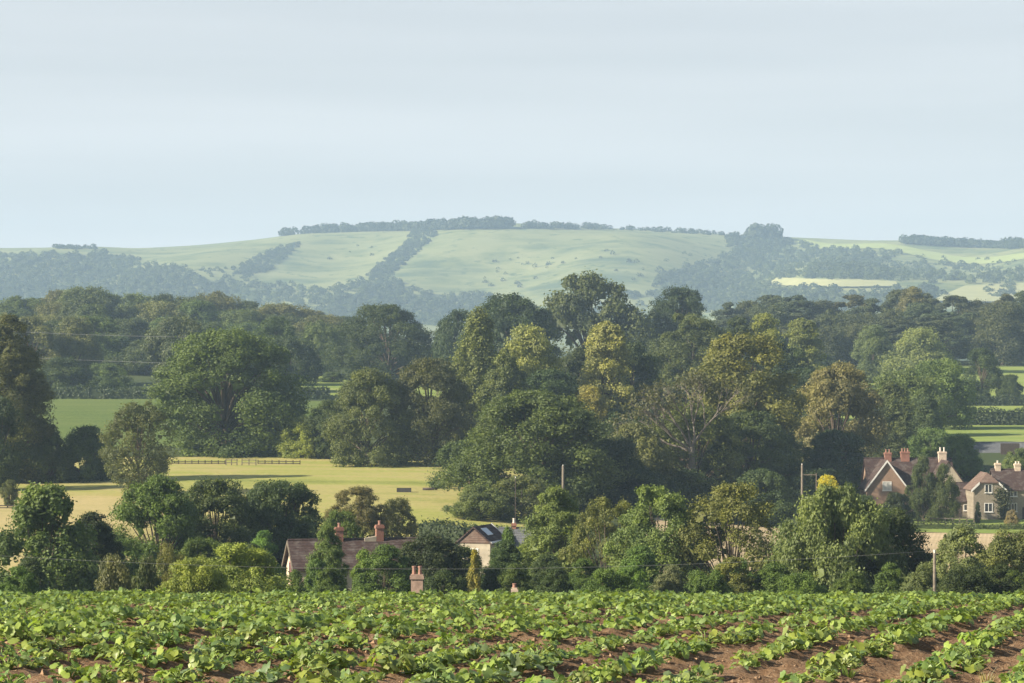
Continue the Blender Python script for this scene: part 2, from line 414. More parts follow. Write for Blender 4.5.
def crop_mesh(seed):
    r = random.Random(seed); V = []; Q = []; A = []; SV = MB()
    n = r.randint(20, 28)
    for i in range(n):
        a = i*2.4+r.uniform(-.4, .4); rad = .22*math.sqrt(r.uniform(.02, 1)); h = r.uniform(.07, .20)*(1.15-rad*1.3)
        if r.random() < .2: rad *= 1.35; h *= .7
        c = np.array([rad*math.cos(a), rad*math.sin(a), h])
        L = r.uniform(.035, .070)
        out = np.array([math.cos(a+r.uniform(-.7, .7)), math.sin(a), 0.]); out /= np.linalg.norm(out)
        tilt = r.uniform(.0, 1.15)
        d = out*math.cos(tilt*.9)-np.array([0, 0, math.sin(tilt*.9)])*r.choice([1, 1, .6, -.4])
        side = np.cross((0, 0, 1), out); roll = r.uniform(-.5, .5); side = side*math.cos(roll)+np.array([0, 0, math.sin(roll)])
        up = np.cross(d, side); up /= np.linalg.norm(up)
        if up[2] < 0: up = -up
        v = r.random(); b = len(V); cup = r.uniform(-.25, .75)
        V.append(c); A.append(v)
        K = 14
        for k in range(K):
            t = 2*math.pi*k/K
            rr = L*(.96+.06*math.cos(5*t))*(.45 if k == 7 else 1)*(1+.10*math.cos(t))
            p = c+d*math.cos(t)*rr*1.05+side*math.sin(t)*rr*1.1
            p = p+up*(.12*rr*(1 if k % 2 else -.15)-.35*rr*(.6+.4*math.cos(t))+cup*rr*abs(math.sin(t)))
            V.append(p); A.append(min(1, max(0, v+r.uniform(-.12, .12))))
        for k in range(K):
            if k in (6,): pass
            Q.append((b, b+1+k, b+1+(k+1) % K))
        SV.tube([(0.03*math.cos(a), .03*math.sin(a), -.03), tuple(c*np.array([.5, .5, .7])), tuple(c)], [.011, .009, .006], 4, False)
    return mesh_np('leaves', np.array(V), np.array(Q), M['crop'], True, A), SV
crop_v = []
for s_ in range(7):
    lm, sv = crop_mesh(100+s_)
    st = bpy.data.meshes.new('stalks'); st.from_pydata(sv.v, [], sv.f); st.materials.append(M['stalk']); st.update()
    crop_v.append((lm, st))
CROPC = [(.21, .28, .07), (.22, .29, .075), (.18, .26, .08), (.22, .28, .12), (.24, .30, .08)]
def crop():
    r = random.Random(5); spots = []
    for k in range(-60, 45):
        w = k*RSP; s = -20.
        while s < 80:
            s += r.uniform(.25, .42)
            ww = w+r.gauss(0, .065)
            x = ww*RC+s*RS; y = -ww*RS+s*RC
            if y < 13 or y > 62 or abs(x) > 2.2+.235*y: continue
            dens = float(vnoise(np.array(x*.5+40), np.array(y*.35+9), 8))
            if dens < .13 and r.random() < .6: continue
            sc_ = r.uniform(.52, 1.08)*(.66+.40*dens)
            spots.append((x, y, sc_))
    vis = lambda p: abs(p[0]) < .206*p[1] and p[1] > 19.4
    spots.sort(key=lambda p: (not vis(p), p[1]))
    V = []; Q = []; A = []; nv = 0; stV = []; stF = []
    lab = 'low squash plant with broad floppy green leaves, one of the nearest in the crop rows'
    for i, (x, y, s) in enumerate(spots):
        z = float(soil_z(np.array(x), np.array(y)))-.01; vi = r.randrange(7); rz = r.uniform(0, 6.28)
        if i < 300:
            t = thing('squash_plant', lab, 'squash plant', (x, y, z), rz, 'squash plants in the near crop rows', (s, s, s*r.uniform(.85, 1.2)))
            link('leaves', crop_v[vi][0], t, color=r.choice(CROPC)); link('stalks', crop_v[vi][1], t)
        else:
            me = crop_v[vi][0]; n = len(me.vertices)
            co = np.empty(n*3, np.float32); me.vertices.foreach_get('co', co); co = co.reshape(-1, 3)*s
            c_, s2 = math.cos(rz), math.sin(rz)
            V.append(np.stack([co[:, 0]*c_-co[:, 1]*s2+x, co[:, 0]*s2+co[:, 1]*c_+y, co[:, 2]+z], 1))
            q = np.empty(len(me.polygons)*3, np.int32); me.loops.foreach_get('vertex_index', q); Q.append(q.reshape(-1, 3)+nv); nv += n
            at_ = np.empty(n, np.float32); me.attributes['var'].data.foreach_get('value', at_); A.append(np.clip(at_*.8+r.uniform(-.05, .25), 0, 1))
    o = link('squash_crop', mesh_np('squash_crop', np.concatenate(V), np.concatenate(Q), M['crop'], True, np.concatenate(A)), color=(.21, .28, .08))
    tag(o, 'dense far rows of leafy green squash plants up to the field edge', 'crop', kind='stuff')
    print('crop plants', len(spots))
crop()

def clods():
    rs = np.random.RandomState(77); V = []; Q = []; A = []
    ico = np.array([(1, 0, 0), (-1, 0, 0), (0, 1, 0), (0, -1, 0), (0, 0, 1), (0, 0, -1)], float)
    fc = np.array([(0, 2, 4), (2, 1, 4), (1, 3, 4), (3, 0, 4), (2, 0, 5), (1, 2, 5), (3, 1, 5), (0, 3, 5)])
    n = 9000; d = 19+26*rs.rand(n)**1.5; x = (rs.rand(n)*2-1)*.215*d
    keep = vnoise(x*.9, d*.9, 31) > .35; d = d[keep]; x = x[keep]; z = soil_z(x, d)
    for i in range(len(d)):
        r_ = .009+.03*rs.rand()**3
        V.append(np.array([x[i], d[i], z[i]])+ico*r_*rs.uniform(.6, 1.3, (6, 1))*np.array([1.2, 1.2, .8])+rs.normal(size=(6, 3))*r_*.15); Q.append(fc+6*i)
    o = link('soil_clods', mesh_np('soil_clods', np.concatenate(V), np.concatenate(Q), M['clod'])); tag(o, 'loose brown clods and crumbs of earth between the squash rows', 'soil', kind='stuff')
M['clod'] = simple('clod', (.27, .175, .105), .45, 2.5, .95, .1)
clods()
def weed(px, d, label, col, seed, h=.28):
    rs = np.random.RandomState(seed); x = (px-CX)/F*d; z = float(soil_z(np.array(x), np.array(d))); V = []; Q = []
    for k in range(46):
        a = rs.uniform(0, 6.28); b = np.array([math.cos(a), math.sin(a), 0]); s_ = np.array([-b[1], b[0], 0])*.006
        r0 = rs.uniform(0, .05); hh = h*rs.uniform(.4, 1); sp_ = rs.uniform(.03, .2); n = len(V)
        p0 = b*r0; p1 = p0+b*sp_*.4+np.array([0, 0, hh*.7]); p2 = p0+b*sp_+np.array([0, 0, hh*rs.uniform(.8, 1.05)])
        V += [p0-s_, p0+s_, p1+s_*.8, p1-s_*.8, p2+s_*.2, p2-s_*.2]; Q += [(n, n+1, n+2, n+3), (n+3, n+2, n+4, n+5)]
    tag(link('grass_weed', mesh_np('grass_weed', np.array(V), np.array(Q), M['leaf'], False, np.repeat(rs.rand(46), 6)), None, (x, d, z-.01), color=col), label, 'weed')
weed(986, 22.2, 'pale dry tuft of grass in the bare furrow below the grey-green bush', (.34, .29, .16), 1, .26)
weed(848, 23.5, 'small green tuft of grass in the furrow between two squash rows', (.16, .22, .06), 2, .16)
# ------------------------------------------------------------------ trees
def leaf_quads(P, N, size, rs, elong=1.35, down=0.):
    n = len(P)
    N = N/(np.linalg.norm(N, axis=1, keepdims=True)+1e-9)
    t = rs.normal(size=(n, 3)); t[:, 2] -= down
    t = t-N*(t*N).sum(1, keepdims=True); t /= np.linalg.norm(t, axis=1, keepdims=True)+1e-9
    b = np.cross(N, t); s = (size*rs.uniform(.65, 1.35, n))[:, None]
    v0 = P-t*s*.5*elong; v2 = P+t*s*.5*elong; v1 = P+b*s*.5+N*s*.12; v3 = P-b*s*.5+N*s*.12
    V = np.stack([v0, v1, v2, v3], 1).reshape(-1, 3)
    Q = np.arange(4*n).reshape(-1, 4)
    return V, Q
def udir(rs, n):
    d = rs.normal(size=(n, 3)); return d/np.linalg.norm(d, axis=1, keepdims=True)
PROF = {
 'dome': lambda t: np.sqrt(np.clip(1-t**2.4, 0, 1))*(.72+.28*np.clip(t/.3, 0, 1)),
 'bush': lambda t: np.sqrt(np.clip(1-t**2.2, 0, 1)),
 'oval': lambda t: np.sin(math.pi*np.clip(.08+.87*t, 0, 1))**.65,
 'cone': lambda t: (1-t)*.93+.07,
 'egg': lambda t: np.sin(math.pi*np.clip(.15+.83*t, 0, 1)**.8)**.7,
 'flat': lambda t: np.clip(.55+.6*t, 0, 1)*np.sqrt(np.clip(1-(t*.97)**6, 0, 1)),
 'spread': lambda t: np.sqrt(np.clip(1-(t*1.0)**3, 0, 1))*(.5+.5*np.clip(t/.35, 0, 1)),
}
def proto(seed, aspect, cb, shape, nl=38, rl=.16, ns=9, nleaf=38, leaf=.026, flat=1., needle=False, down=0., inner=9, sparse=1., bark='bark', trunk_r=.022, elong=1.35, lean=0., outer=.8):
    rs = np.random.RandomState(seed); prof = PROF[shape]; H = aspect
    L = []
    tries = 0
    while len(L) < nl and tries < 4000:
        tries += 1
        t = rs.uniform(0, 1)**.85; w = float(prof(np.array(t)))
        if rs.rand() > w*.9+.15: continue
        a = rs.uniform(0, 2*math.pi); q = (rs.uniform(.35, 1)**.6)
        r_ = rl*rs.uniform(.65, 1.35)*(.55+.45*w)
        rad = max(0, .5*w*(.9+.2*rs.rand())-r_*outer)*q
        z = H*(cb+t*(1-cb)); z = min(z, H-r_*flat*.8); z = max(z, H*cb+r_*flat*.6)
        c = np.array([rad*math.cos(a)+lean*t, rad*math.sin(a), z])
        if any(np.linalg.norm((c-o[0])) < .55*max(r_, o[1]) for o in L) and rs.rand() < .8: continue
        L.append((c, r_, rs.rand()))
    P = []; N = []; A = []
    cc = np.array([0, 0, H*(cb+.38*(1-cb))])
    for c, r_, lv in L:
        out = (c-cc); out = out/(np.linalg.norm(out)+1e-6)
        for k in range(ns):
            d = udir(rs, 1)[0]+out*.55+np.array([0, 0, .35]); d /= np.linalg.norm(d)
            sc_ = c+d*r_*np.array([.78, .78, .78*flat]); sr = r_*rs.uniform(.34, .58); sv = rs.rand()
            m = max(4, int(nleaf*1.7*sparse*rs.uniform(.6, 1.3)))
            dd = udir(rs, m)+d*.35+np.array([0, 0, .15]); dd /= np.linalg.norm(dd, axis=1, keepdims=True)
            pp = sc_+dd*(sr*np.where(rs.rand(m) < .16, rs.uniform(1.1, 1.6, m), rs.uniform(.4, 1.15, m)))[:, None]*np.array([1, 1, max(flat, .45)])
            P.append(pp); N.append(dd*.75+rs.normal(size=(m, 3))*.5+d*.3); A.append(np.clip(.5+(lv-.5)*.45+(sv-.5)*.35+rs.normal(size=m)*.10, 0, 1))
    P = np.concatenate(P); N = np.concatenate(N); A = np.concatenate(A)
    V, Q = leaf_quads(P, N, leaf*.78, rs, elong, down)
    if inner:
        PI = np.concatenate([c+udir(rs, inner)*(r_*rs.uniform(0, .75, inner))[:, None]*np.array([1, 1, flat]) for c, r_, _ in L])
        VI, QI = leaf_quads(PI, udir(rs, len(PI)), rl*.5, rs)
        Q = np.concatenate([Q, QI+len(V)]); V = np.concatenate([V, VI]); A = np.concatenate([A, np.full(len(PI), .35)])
    A4 = np.repeat(A, 4)
    lo = np.percentile(P, .4, axis=0); hi = np.percentile(P, 99.6, axis=0)
    cxy = (lo+hi)/2; sx_ = 1/(hi[0]-lo[0]); sy_ = 1/(hi[1]-lo[1]); sz_ = 1/hi[2]
    T = lambda q: (np.asarray(q, float)-np.array([cxy[0], cxy[1], 0]))*np.array([sx_, sy_, sz_])
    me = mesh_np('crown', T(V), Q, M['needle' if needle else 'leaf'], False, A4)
    mb = MB(); top = H*(cb+.55*(1-cb))
    bx = [0, rs.uniform(-.02, .02), rs.uniform(-.03, .03)+lean*.3]
    pts = [(cxy[0]*.6, cxy[1]*.6, -.05*H), (cxy[0]*.6, cxy[1]*.6, .01), (bx[1], 0, H*cb), (bx[2], 0, top)]
    mb.tube([T(p) for p in pts], [trunk_r*1.7, trunk_r*1.25, trunk_r*.95, trunk_r*.3], 8)
    for c, r_, _ in L[::2]:
        z0 = min(H*cb*.9+(c[2]-H*cb)*.35, top); p0 = np.array([bx[1], 0, max(z0, H*cb*.7+.02)]); p1 = (p0+c)/2+np.array([0, 0, .04])
        mb.tube([T(p0), T(p1), T(c)], [trunk_r*.5, trunk_r*.33, trunk_r*.1], 5, False)
    tm = bpy.data.meshes.new('trunk'); tm.from_pydata(mb.v, [], mb.f); tm.materials.append(M[bark]); tm.polygons.foreach_set('use_smooth', [True]*len(tm.polygons)); tm.update()
    return me, tm
PR = {}
def P_(name, *a, **k): PR.setdefault(name, []).append(proto(*a, **k))
for i in range(4): P_('dome', 10+i, .85, .07, 'dome', 44, .15, 10, 40, .023)
for i in range(2): P_('oak', 20+i, .85, .0, 'dome', 96, .105, 12, 38, .0135, trunk_r=.03)
for i in range(3): P_('tall', 30+i, 1.45, .06, 'oval', 52, .17, 10, 40, .027)
for i in range(2): P_('column', 40+i, 2.3, .03, 'egg', 60, .19, 10, 40, .036, flat=1.35, down=1.2)
for i in range(4): P_('bush', 50+i, .8, .0, 'bush', 46, .14, 10, 38, .023)
for i in range(2): P_('bigbush', 60+i, .72, .0, 'bush', 74, .115, 12, 40, .0165)
for i in range(4): P_('pine', 70+i, 1.5, .10, 'dome', 60, .125, 9, 40, .025, flat=.72, needle=True, trunk_r=.024)
P_('cone', 80, 1.7, .02, 'cone', 50, .13, 9, 34, .03)
for i in range(2): P_('airy', 90+i, 1.1, .05, 'oval', 54, .125, 9, 32, .021, inner=4, sparse=.75)
for i in range(2): P_('scrub', 100+i, .9, .0, 'bush', 44, .14, 9, 34, .024, sparse=.8, inner=5, bark='palebark', trunk_r=.012)
for i in range(2): P_('gappy', 110+i, .78, .03, 'dome', 46, .125, 9, 42, .02, inner=3, trunk_r=.03)
P_('feather', 120, .8, .0, 'bush', 60, .12, 10, 44, .022, flat=1.4, down=1.0, elong=2.2)
for i in range(2): P_('upright', 125+i, 1.5, .0, 'egg', 54, .14, 10, 40, .026, flat=1.5, down=-.8)
for i in range(2): P_('ndome', 210+i, .95, .0, 'bush', 90, .105, 11, 34, .0155, inner=10)
for i in range(3): P_('ntall', 220+i, 1.45, .0, 'oval', 88, .115, 11, 34, .0185, inner=10)
for i in range(2): P_('nairy', 230+i, 1.15, .02, 'oval', 80, .095, 9, 30, .0155, inner=4, sparse=.9)
for i in range(2): P_('nbush', 240+i, .8, .0, 'bush', 84, .105, 10, 32, .0165, inner=8)
for i in range(2): P_('nbigbush', 250+i, .72, .0, 'bush', 130, .085, 11, 30, .0135, inner=8)
for i in range(3): P_('nhigh', 260+i, 1.9, .0, 'dome', 165, .12, 10, 32, .019, inner=6, trunk_r=.014)
for i in range(3): P_('high', 270+i, 2.1, .0, 'dome', 70, .16, 10, 36, .03)
P_('ball', 280, 2.6, .66, 'oval', 26, .2, 9, 36, .04)
for k in PR: print(k, [len(m[0].polygons) for m in PR[k]])

C = dict(mid=(.075, .115, .032), dark=(.048, .070, .028), deep=(.036, .052, .024), olive=(.115, .120, .042), light=(.175, .22, .065),
         yellow=(.34, .31, .075), gold=(.46, .43, .06), brown=(.125, .112, .058), grey=(.115, .125, .075), pine=(.044, .058, .032), lime=(.17, .20, .05), fresh=(.10, .16, .04))
trng = random.Random(11); cyc = {}
def tree(name, kind, x0, x1, ytop, d, col, label, cat=None, group=None, sink=0., rz=None, vi=None, base=None):
    px = (x0+x1)/2; x, y, z = at(px, d)
    z -= sink
    if base is not None: z = zy(base, d)
    w = (x1-x0)/F*d; h = zy(ytop, d)-z
    c = C[col] if isinstance(col, str) else col
    asp = h/w; big = (d < 260 and x1-x0 > 44) or x1-x0 > 84
    if kind in ('dome', 'tall', 'bush', 'bigbush'):
        if big: kind = 'nhigh' if asp > 1.6 else 'ntall' if asp > 1.2 else 'ndome' if asp > .85 or kind in ('dome', 'tall') else 'nbush'
        else: kind = 'high' if asp > 1.75 else 'tall' if asp > 1.15 else ('dome' if kind == 'tall' else kind)
        if big and x1-x0 > 120: kind = 'nbigbush'
    elif kind == 'airy' and big: kind = 'nairy'
    j = 1+trng.uniform(-.07, .07); c = (c[0]*j*1.62, c[1]*j*1.58, c[2]*j*1.22)
    cyc[kind] = cyc.get(kind, -1)+1
    vs = PR[kind]; me, tm = vs[(cyc[kind] if vi is None else vi) % len(vs)]
    t = thing(name, label, cat or name.replace('_', ' '), (x, y, z), trng.uniform(0, 6.28) if rz is None else rz, group, (w, w, h))
    shrub = name.endswith('shrub') or name.endswith('bush')
    link('foliage' if shrub else 'crown', me, t, color=c); link('stem' if shrub else 'trunk', tm, t)
    return t

# the row just beyond the crop field
N_ = [
 ('tree', 'upright', -8, 92, 489, 175, (.085, .115, .045), 'tall tree with upright sprays and a bright sunlit flank, next to the tan meadow'),
 ('tree', 'tall', 62, 126, 515, 188, 'deep', 'near-black tree tucked behind the tall sunlit tree at the field edge'),
 ('bush', 'scrub', 90, 134, 558, 140, 'grey', 'small grey-green bush at the field edge below the near-black tree'),
 ('bush', 'scrub', 128, 163, 560, 143, (.09, .11, .05), 'small dull green bush between the grey-green bush and the pale green bush'),
 ('bush', 'airy', 150, 192, 546, 160, 'olive', 'thin olive bush rising behind the small dull green bush'),
 ('tree', 'dome', 112, 207, 479, 214, 'mid', 'mid-green rounded tree on the meadow edge in front of the tan grass'),
 ('tree', 'bigbush', 165, 262, 482, 222, (.06, .085, .03), 'broad dark green tree joined to the rounded tree on the meadow edge'),
 ('tree', 'bigbush', 228, 334, 484, 228, 'dark', 'broad very dark tree above the cream-gabled cottage, beside the meadow'),
 ('bush', 'bush', 160, 228, 560, 128, 'light', 'pale yellow-green bush spilling over the field edge, the lower of two'),
 ('bush', 'bush', 195, 286, 546, 136, 'light', 'pale yellow-green domed bush at the field edge, the taller of two'),
 ('bush', 'tall', 250, 281, 533, 212, 'fresh', 'fresh green bush against the cream gable of the cottage'),
 ('tree', 'airy', 318, 360, 512, 214, 'mid', 'light bushy tree behind the tiled roof between the cottage chimneys'),
 ('tree', 'tall', 306, 350, 528, 176, (.10, .13, .045), 'green tree with a pale trunk hiding the middle of the cottage roof'),
 ('tree', 'dome', 330, 384, 489, 246, 'brown', 'brownish thin-leaved tree behind the cottage chimneys'),
 ('tree', 'scrub', 376, 420, 500, 250, (.10, .105, .05), 'dull olive tree between the brownish tree and the clipped hedge'),
 ('bush', 'bush', 352, 420, 548, 170, 'mid', 'mid-green bush under the exposed reddish roof'),
 ('tree', 'dome', 396, 476, 537, 178, 'deep', 'dense dark domed evergreen between the reddish roof and the golden conifer'),
 ('conifer', 'cone', 461, 486, 553, 168, (.22, .215, .05), 'small golden conifer in front of the dark domed evergreen'),
 ('bush', 'bush', 478, 530, 543, 182, 'dark', 'dark bush below the small skylit outbuilding'),
 ('bush', 'upright', 495, 522, 530, 190, 'mid', 'narrow upright bush beside the skylit outbuilding'),
 ('tree', 'tall', 520, 592, 490, 200, (.125, .155, .055), 'light green tree with a rounded top next to the slatted wooden pole'),
 ('tree', 'airy', 568, 640, 500, 196, 'olive', 'olive-green tree with feathery top, between the light green tree and the pale gap'),
 ('tree', 'dome', 612, 700, 489, 192, (.10, .125, .042), 'broad green tree with dull centre left of the pale stubble gap'),
 ('bush', 'bush', 612, 654, 565, 150, 'fresh', 'low fresh green bush at the field edge under the broad green tree'),
 ('bush', 'bush', 648, 692, 568, 152, 'grey', 'low grey-green bush at the field edge beside the fresh green one'),
 ('tree', 'airy', 676, 776, 486, 190, (.125, .135, .05), 'airy olive tree with visible branches and pale stubble behind it'),
 ('bush', 'bush', 700, 762, 560, 160, 'olive', 'olive bush at the foot of the airy olive tree'),
 ('tree', 'bigbush', 766, 900, 490, 168, (.098, .115, .048), 'largest dense green tree at the field edge, topped by bright yellow blossom behind it'),
 ('tree', 'bigbush', 836, 926, 512, 172, (.05, .068, .028), 'dark shaded tree leaning out of the largest dense tree, close to the pale pole'),
 ('bush', 'bush', 926, 996, 529, 160, (.13, .15, .075), 'rounded grey-green bush beside the pale wire pole'),
 ('bush', 'bush', 972, 1052, 534, 164, (.12, .135, .055), 'rounded olive bush next to the stubble field, below the stone house'),
 ('bush', 'bush', 900, 946, 566, 150, (.095, .11, .05), 'low dull bush at the foot of the pale wire pole'),
 ('tree', 'dome', 790, 880, 494, 205, 'dark', 'dark tree pressed behind the largest dense tree, under the yellow blossom'),
 ('bush', 'bush', 300, 334, 562, 166, 'mid', 'round green bush under the tiled roof, beside the tree with the pale trunk'),
 ('bush', 'bush', 440, 490, 549, 187, (.075, .105, .04), 'round bush hiding the wall of the skylit outbuilding behind the golden conifer'),
 ('bush', 'bush', 348, 380, 552, 172, 'fresh', 'bright little bush below the reddish roof, touching the mid-green one'),
 ('bush', 'bush', 280, 308, 573, 150, (.09, .13, .045), 'little bush at the field edge right below the cream gable'),
 ('golden_shrub', 'ball', 818, 838, 477, 252, 'gold', 'bright yellow flowering shrub showing over the largest dense tree'),
]
for n in N_: tree(n[0], n[1], n[2]-.07*(n[3]-n[2]), n[3]+.07*(n[3]-n[2]), n[4]-1, *n[5:])
# fillers that close the row under its crowns
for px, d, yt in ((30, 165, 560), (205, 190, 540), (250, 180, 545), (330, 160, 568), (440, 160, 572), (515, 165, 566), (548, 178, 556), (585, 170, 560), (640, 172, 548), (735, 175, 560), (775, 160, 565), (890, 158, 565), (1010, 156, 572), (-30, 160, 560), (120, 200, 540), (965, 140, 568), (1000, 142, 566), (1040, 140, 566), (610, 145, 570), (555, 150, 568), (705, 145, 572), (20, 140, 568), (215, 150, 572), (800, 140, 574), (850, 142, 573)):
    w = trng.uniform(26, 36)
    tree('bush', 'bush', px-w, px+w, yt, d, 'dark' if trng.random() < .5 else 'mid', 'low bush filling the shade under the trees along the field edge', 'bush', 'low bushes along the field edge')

# the middle distance
M_ = [
 ('tree', 'tall', -34, 48, 318, 345, (.075, .085, .04), 'tall dull green tree cut by the picture edge beside the green crop field'),
 ('tree', 'dome', -30, 26, 400, 330, 'deep', 'dark low tree at the foot of the tall dull tree'),
 ('shrub', 'bush', 28, 72, 432, 345, 'dark', 'dark rounded shrub between the crop field and the tan meadow, beside the tall dull tree'),
 ('shrub', 'bush', 62, 112, 428, 348, 'dark', 'dark rounded shrub between the crop field and the tan meadow, next to the grey-green tree'),
 ('tree', 'airy', 104, 173, 404, 322, (.085, .10, .05), 'grey-green tree with a thin bare twig at its top, before the green crop field'),
 ('oak_tree', 'oak', 150, 302, 333, 410, (.066, .088, .030), 'great spreading oak standing between the green crop field and the meadow'),
 ('shrub', 'bush', 282, 330, 418, 404, 'light', 'pale green shrub right at the edge of the great oak'),
 ('tree', 'dome', 306, 346, 402, 402, 'dark', 'dark green tree behind the pale green shrub'),
 ('tree', 'tall', 326, 408, 371, 388, (.085, .105, .042), 'dull green tree at the back of the meadow, first of the close pair'),
 ('tree', 'dome', 384, 472, 361, 392, (.078, .09, .04), 'brown-green tree at the back of the meadow, second of the close pair'),
 ('oak_tree', 'oak', 333, 438, 307, 665, 'dark', 'dark rounded oak standing alone in front of the blue down'),
 ('tree', 'gappy', 430, 480, 312, 640, 'deep', 'small gappy dark tree between the dark rounded oak and the tall drooping trees'),
 ('tree', 'dome', 462, 562, 297, 590, 'deep', 'dark broad tree rising behind the tall drooping trees'),
 ('tree', 'column', 452, 505, 312, 430, (.105, .125, .05), 'tall drooping light green tree with a narrow crown'),
 ('tree', 'column', 478, 530, 352, 415, (.10, .125, .05), 'shorter drooping green tree under the yellow-topped tree'),
 ('tree', 'tall', 497, 560, 329, 440, (.175, .18, .07), 'yellow-topped tree next to the tall drooping tree'),
 ('tree', 'dome', 520, 585, 372, 425, 'dark', 'dark rounded tree between the two yellow trees'),
 ('tree', 'dome', 548, 602, 350, 470, 'deep', 'flat-topped dark tree between the two yellow trees, behind the rounded one'),
 ('tree', 'tall', 577, 636, 325, 440, (.19, .19, .075), 'tall bright yellow-leaved tree in the middle of the wood'),
 ('tree', 'tall', 570, 608, 388, 420, (.24, .225, .065), 'small yellow-leaved tree below the tall bright yellow one'),
 ('tree', 'tall', 606, 660, 345, 455, 'dark', 'dark tree beside the tall bright yellow-leaved tree'),
 ('oak_tree', 'gappy', 551, 654, 277, 650, (.058, .072, .032), 'big dark oak with holes of light in its crown, highest on the wooded skyline'),
 ('tree', 'dome', 640, 720, 290, 665, 'deep', 'broad dark skyline tree next to the big oak with holes'),
 ('tree', 'dome', 648, 730, 316, 530, (.075, .10, .038), 'rounded mid-green tree under the broad dark skyline tree'),
 ('tree', 'dome', 712, 762, 320, 560, 'dark', 'dark green rounded tree between the mid-green tree and the lime-topped one'),
 ('tree', 'dome', 742, 788, 316, 560, 'lime', 'lime-topped rounded tree in front of the pines'),
 ('tree', 'dome', 778, 826, 321, 575, (.125, .145, .05), 'pale green small tree in front of the pines, beside the lime-topped one'),
 ('tree', 'dome', 760, 812, 342, 500, 'deep', 'very dark tree behind the great olive tree'),
 ('tree', 'tall', 690, 796, 337, 368, (.125, .128, .042), 'great olive-yellow tree with a full crown beside the bare-branched tree'),
 ('tree', 'tall', 744, 800, 388, 376, (.06, .08, .032), 'dark green tree against the shaded flank of the great olive tree'),
 ('tree', 'bigbush', 640, 745, 405, 345, (.09, .105, .042), 'broad tree below the bare branches'),
 ('tree', 'scrub', 600, 676, 425, 335, (.105, .108, .05), 'scrubby dull tree with pale stems beside the broad tree below the bare branches'),
 ('oak_tree', 'oak', 456, 612, 394, 318, (.066, .092, .036), 'wide dark oak spreading low over the meadow before the yellow trees'),
 ('shrub', 'bush', 448, 512, 487, 292, (.10, .125, .055), 'low pale shrub at the foot of the wide dark oak'),
 ('shrub', 'scrub', 486, 560, 478, 296, (.09, .11, .05), 'taller ragged shrub beneath the wide dark oak, near the far wooden pole'),
 ('tree', 'dome', 576, 650, 440, 325, 'deep', 'dark shady tree behind the far wooden pole'),
 ('tree', 'dome', 700, 798, 414, 352, (.055, .075, .03), 'dark broad tree under the great olive tree'),
 ('tree', 'tall', 791, 886, 366, 388, (.14, .122, .066), 'large grey-brown tree behind the brick cottage'),
 ('tree', 'bush', 798, 870, 432, 380, 'dark', 'dark undergrown tree at the foot of the grey-brown tree'),
 ('tree', 'column', 868, 912, 384, 425, (.085, .11, .05), 'drooping green tree next to the large grey-brown tree'),
 ('tree', 'dome', 868, 945, 372, 470, (.095, .125, .05), 'green leafy tree behind the brick cottage chimneys'),
 ('tree', 'dome', 908, 972, 362, 505, (.085, .125, .04), 'broad bright green tree above the shaded strip of pasture'),
 ('tree', 'column', 905, 940, 390, 440, (.075, .10, .048), 'drooping dark green tree above the brick cottage roof'),
 ('tree', 'dome', 884, 950, 330, 690, (.13, .15, .06), 'pale rounded willow-like tree in front of the pines'),
 ('tree', 'tall', 855, 892, 327, 700, (.09, .115, .052), 'pointed green tree standing in front of the dark pines'),
 ('tree', 'tall', 964, 1000, 350, 615, 'dark', 'small dark tree with a clear trunk on the bright pasture'),
 ('tree', 'dome', 996, 1022, 376, 612, 'dark', 'smallest dark tree on the bright pasture'),
 ('shrub', 'bush', 905, 958, 430, 405, (.085, .12, .045), 'bright leafy shrub behind the brick cottage chimneys'),
 ('shrub', 'bush', 938, 985, 436, 398, 'mid', 'green shrub between the brick cottage and the grey barn'),
 ('shrub', 'bush', 1000, 1034, 450, 388, (.09, .12, .045), 'green shrub in front of the grey barn roof'),
 ('tree', 'upright', 908, 937, 458, 338, (.055, .075, .034), 'dark upright evergreen hiding the middle of the brick cottage'),
 ('tree', 'upright', 930, 958, 466, 337, (.07, .09, .038), 'greener upright evergreen touching the dark one before the brick cottage'),
 ('shrub', 'bush', 880, 912, 494, 330, 'deep', 'dark shrub under the white-edged brick gable'),
 ('shrub', 'bush', 848, 880, 497, 320, 'dark', 'dark shrub in front of the brick gable corner'),
 ('shrub', 'bush', 1005, 1019, 511, 334, (.22, .19, .12), 'pale plume-like grass clump by the stone house wall'),
 ('shrub', 'bush', 975, 981, 503, 337, 'deep', 'small dark shrub against the stone house corner'),
 ('sapling', 'dome', 1, 17, 481, 303, (.09, .11, .05), 'young sapling standing alone in the tan meadow'),
]
for n in M_: tree(n[0], n[1], n[2]-.04*(n[3]-n[2]), n[3]+.04*(n[3]-n[2]), n[4]-1, *n[5:])

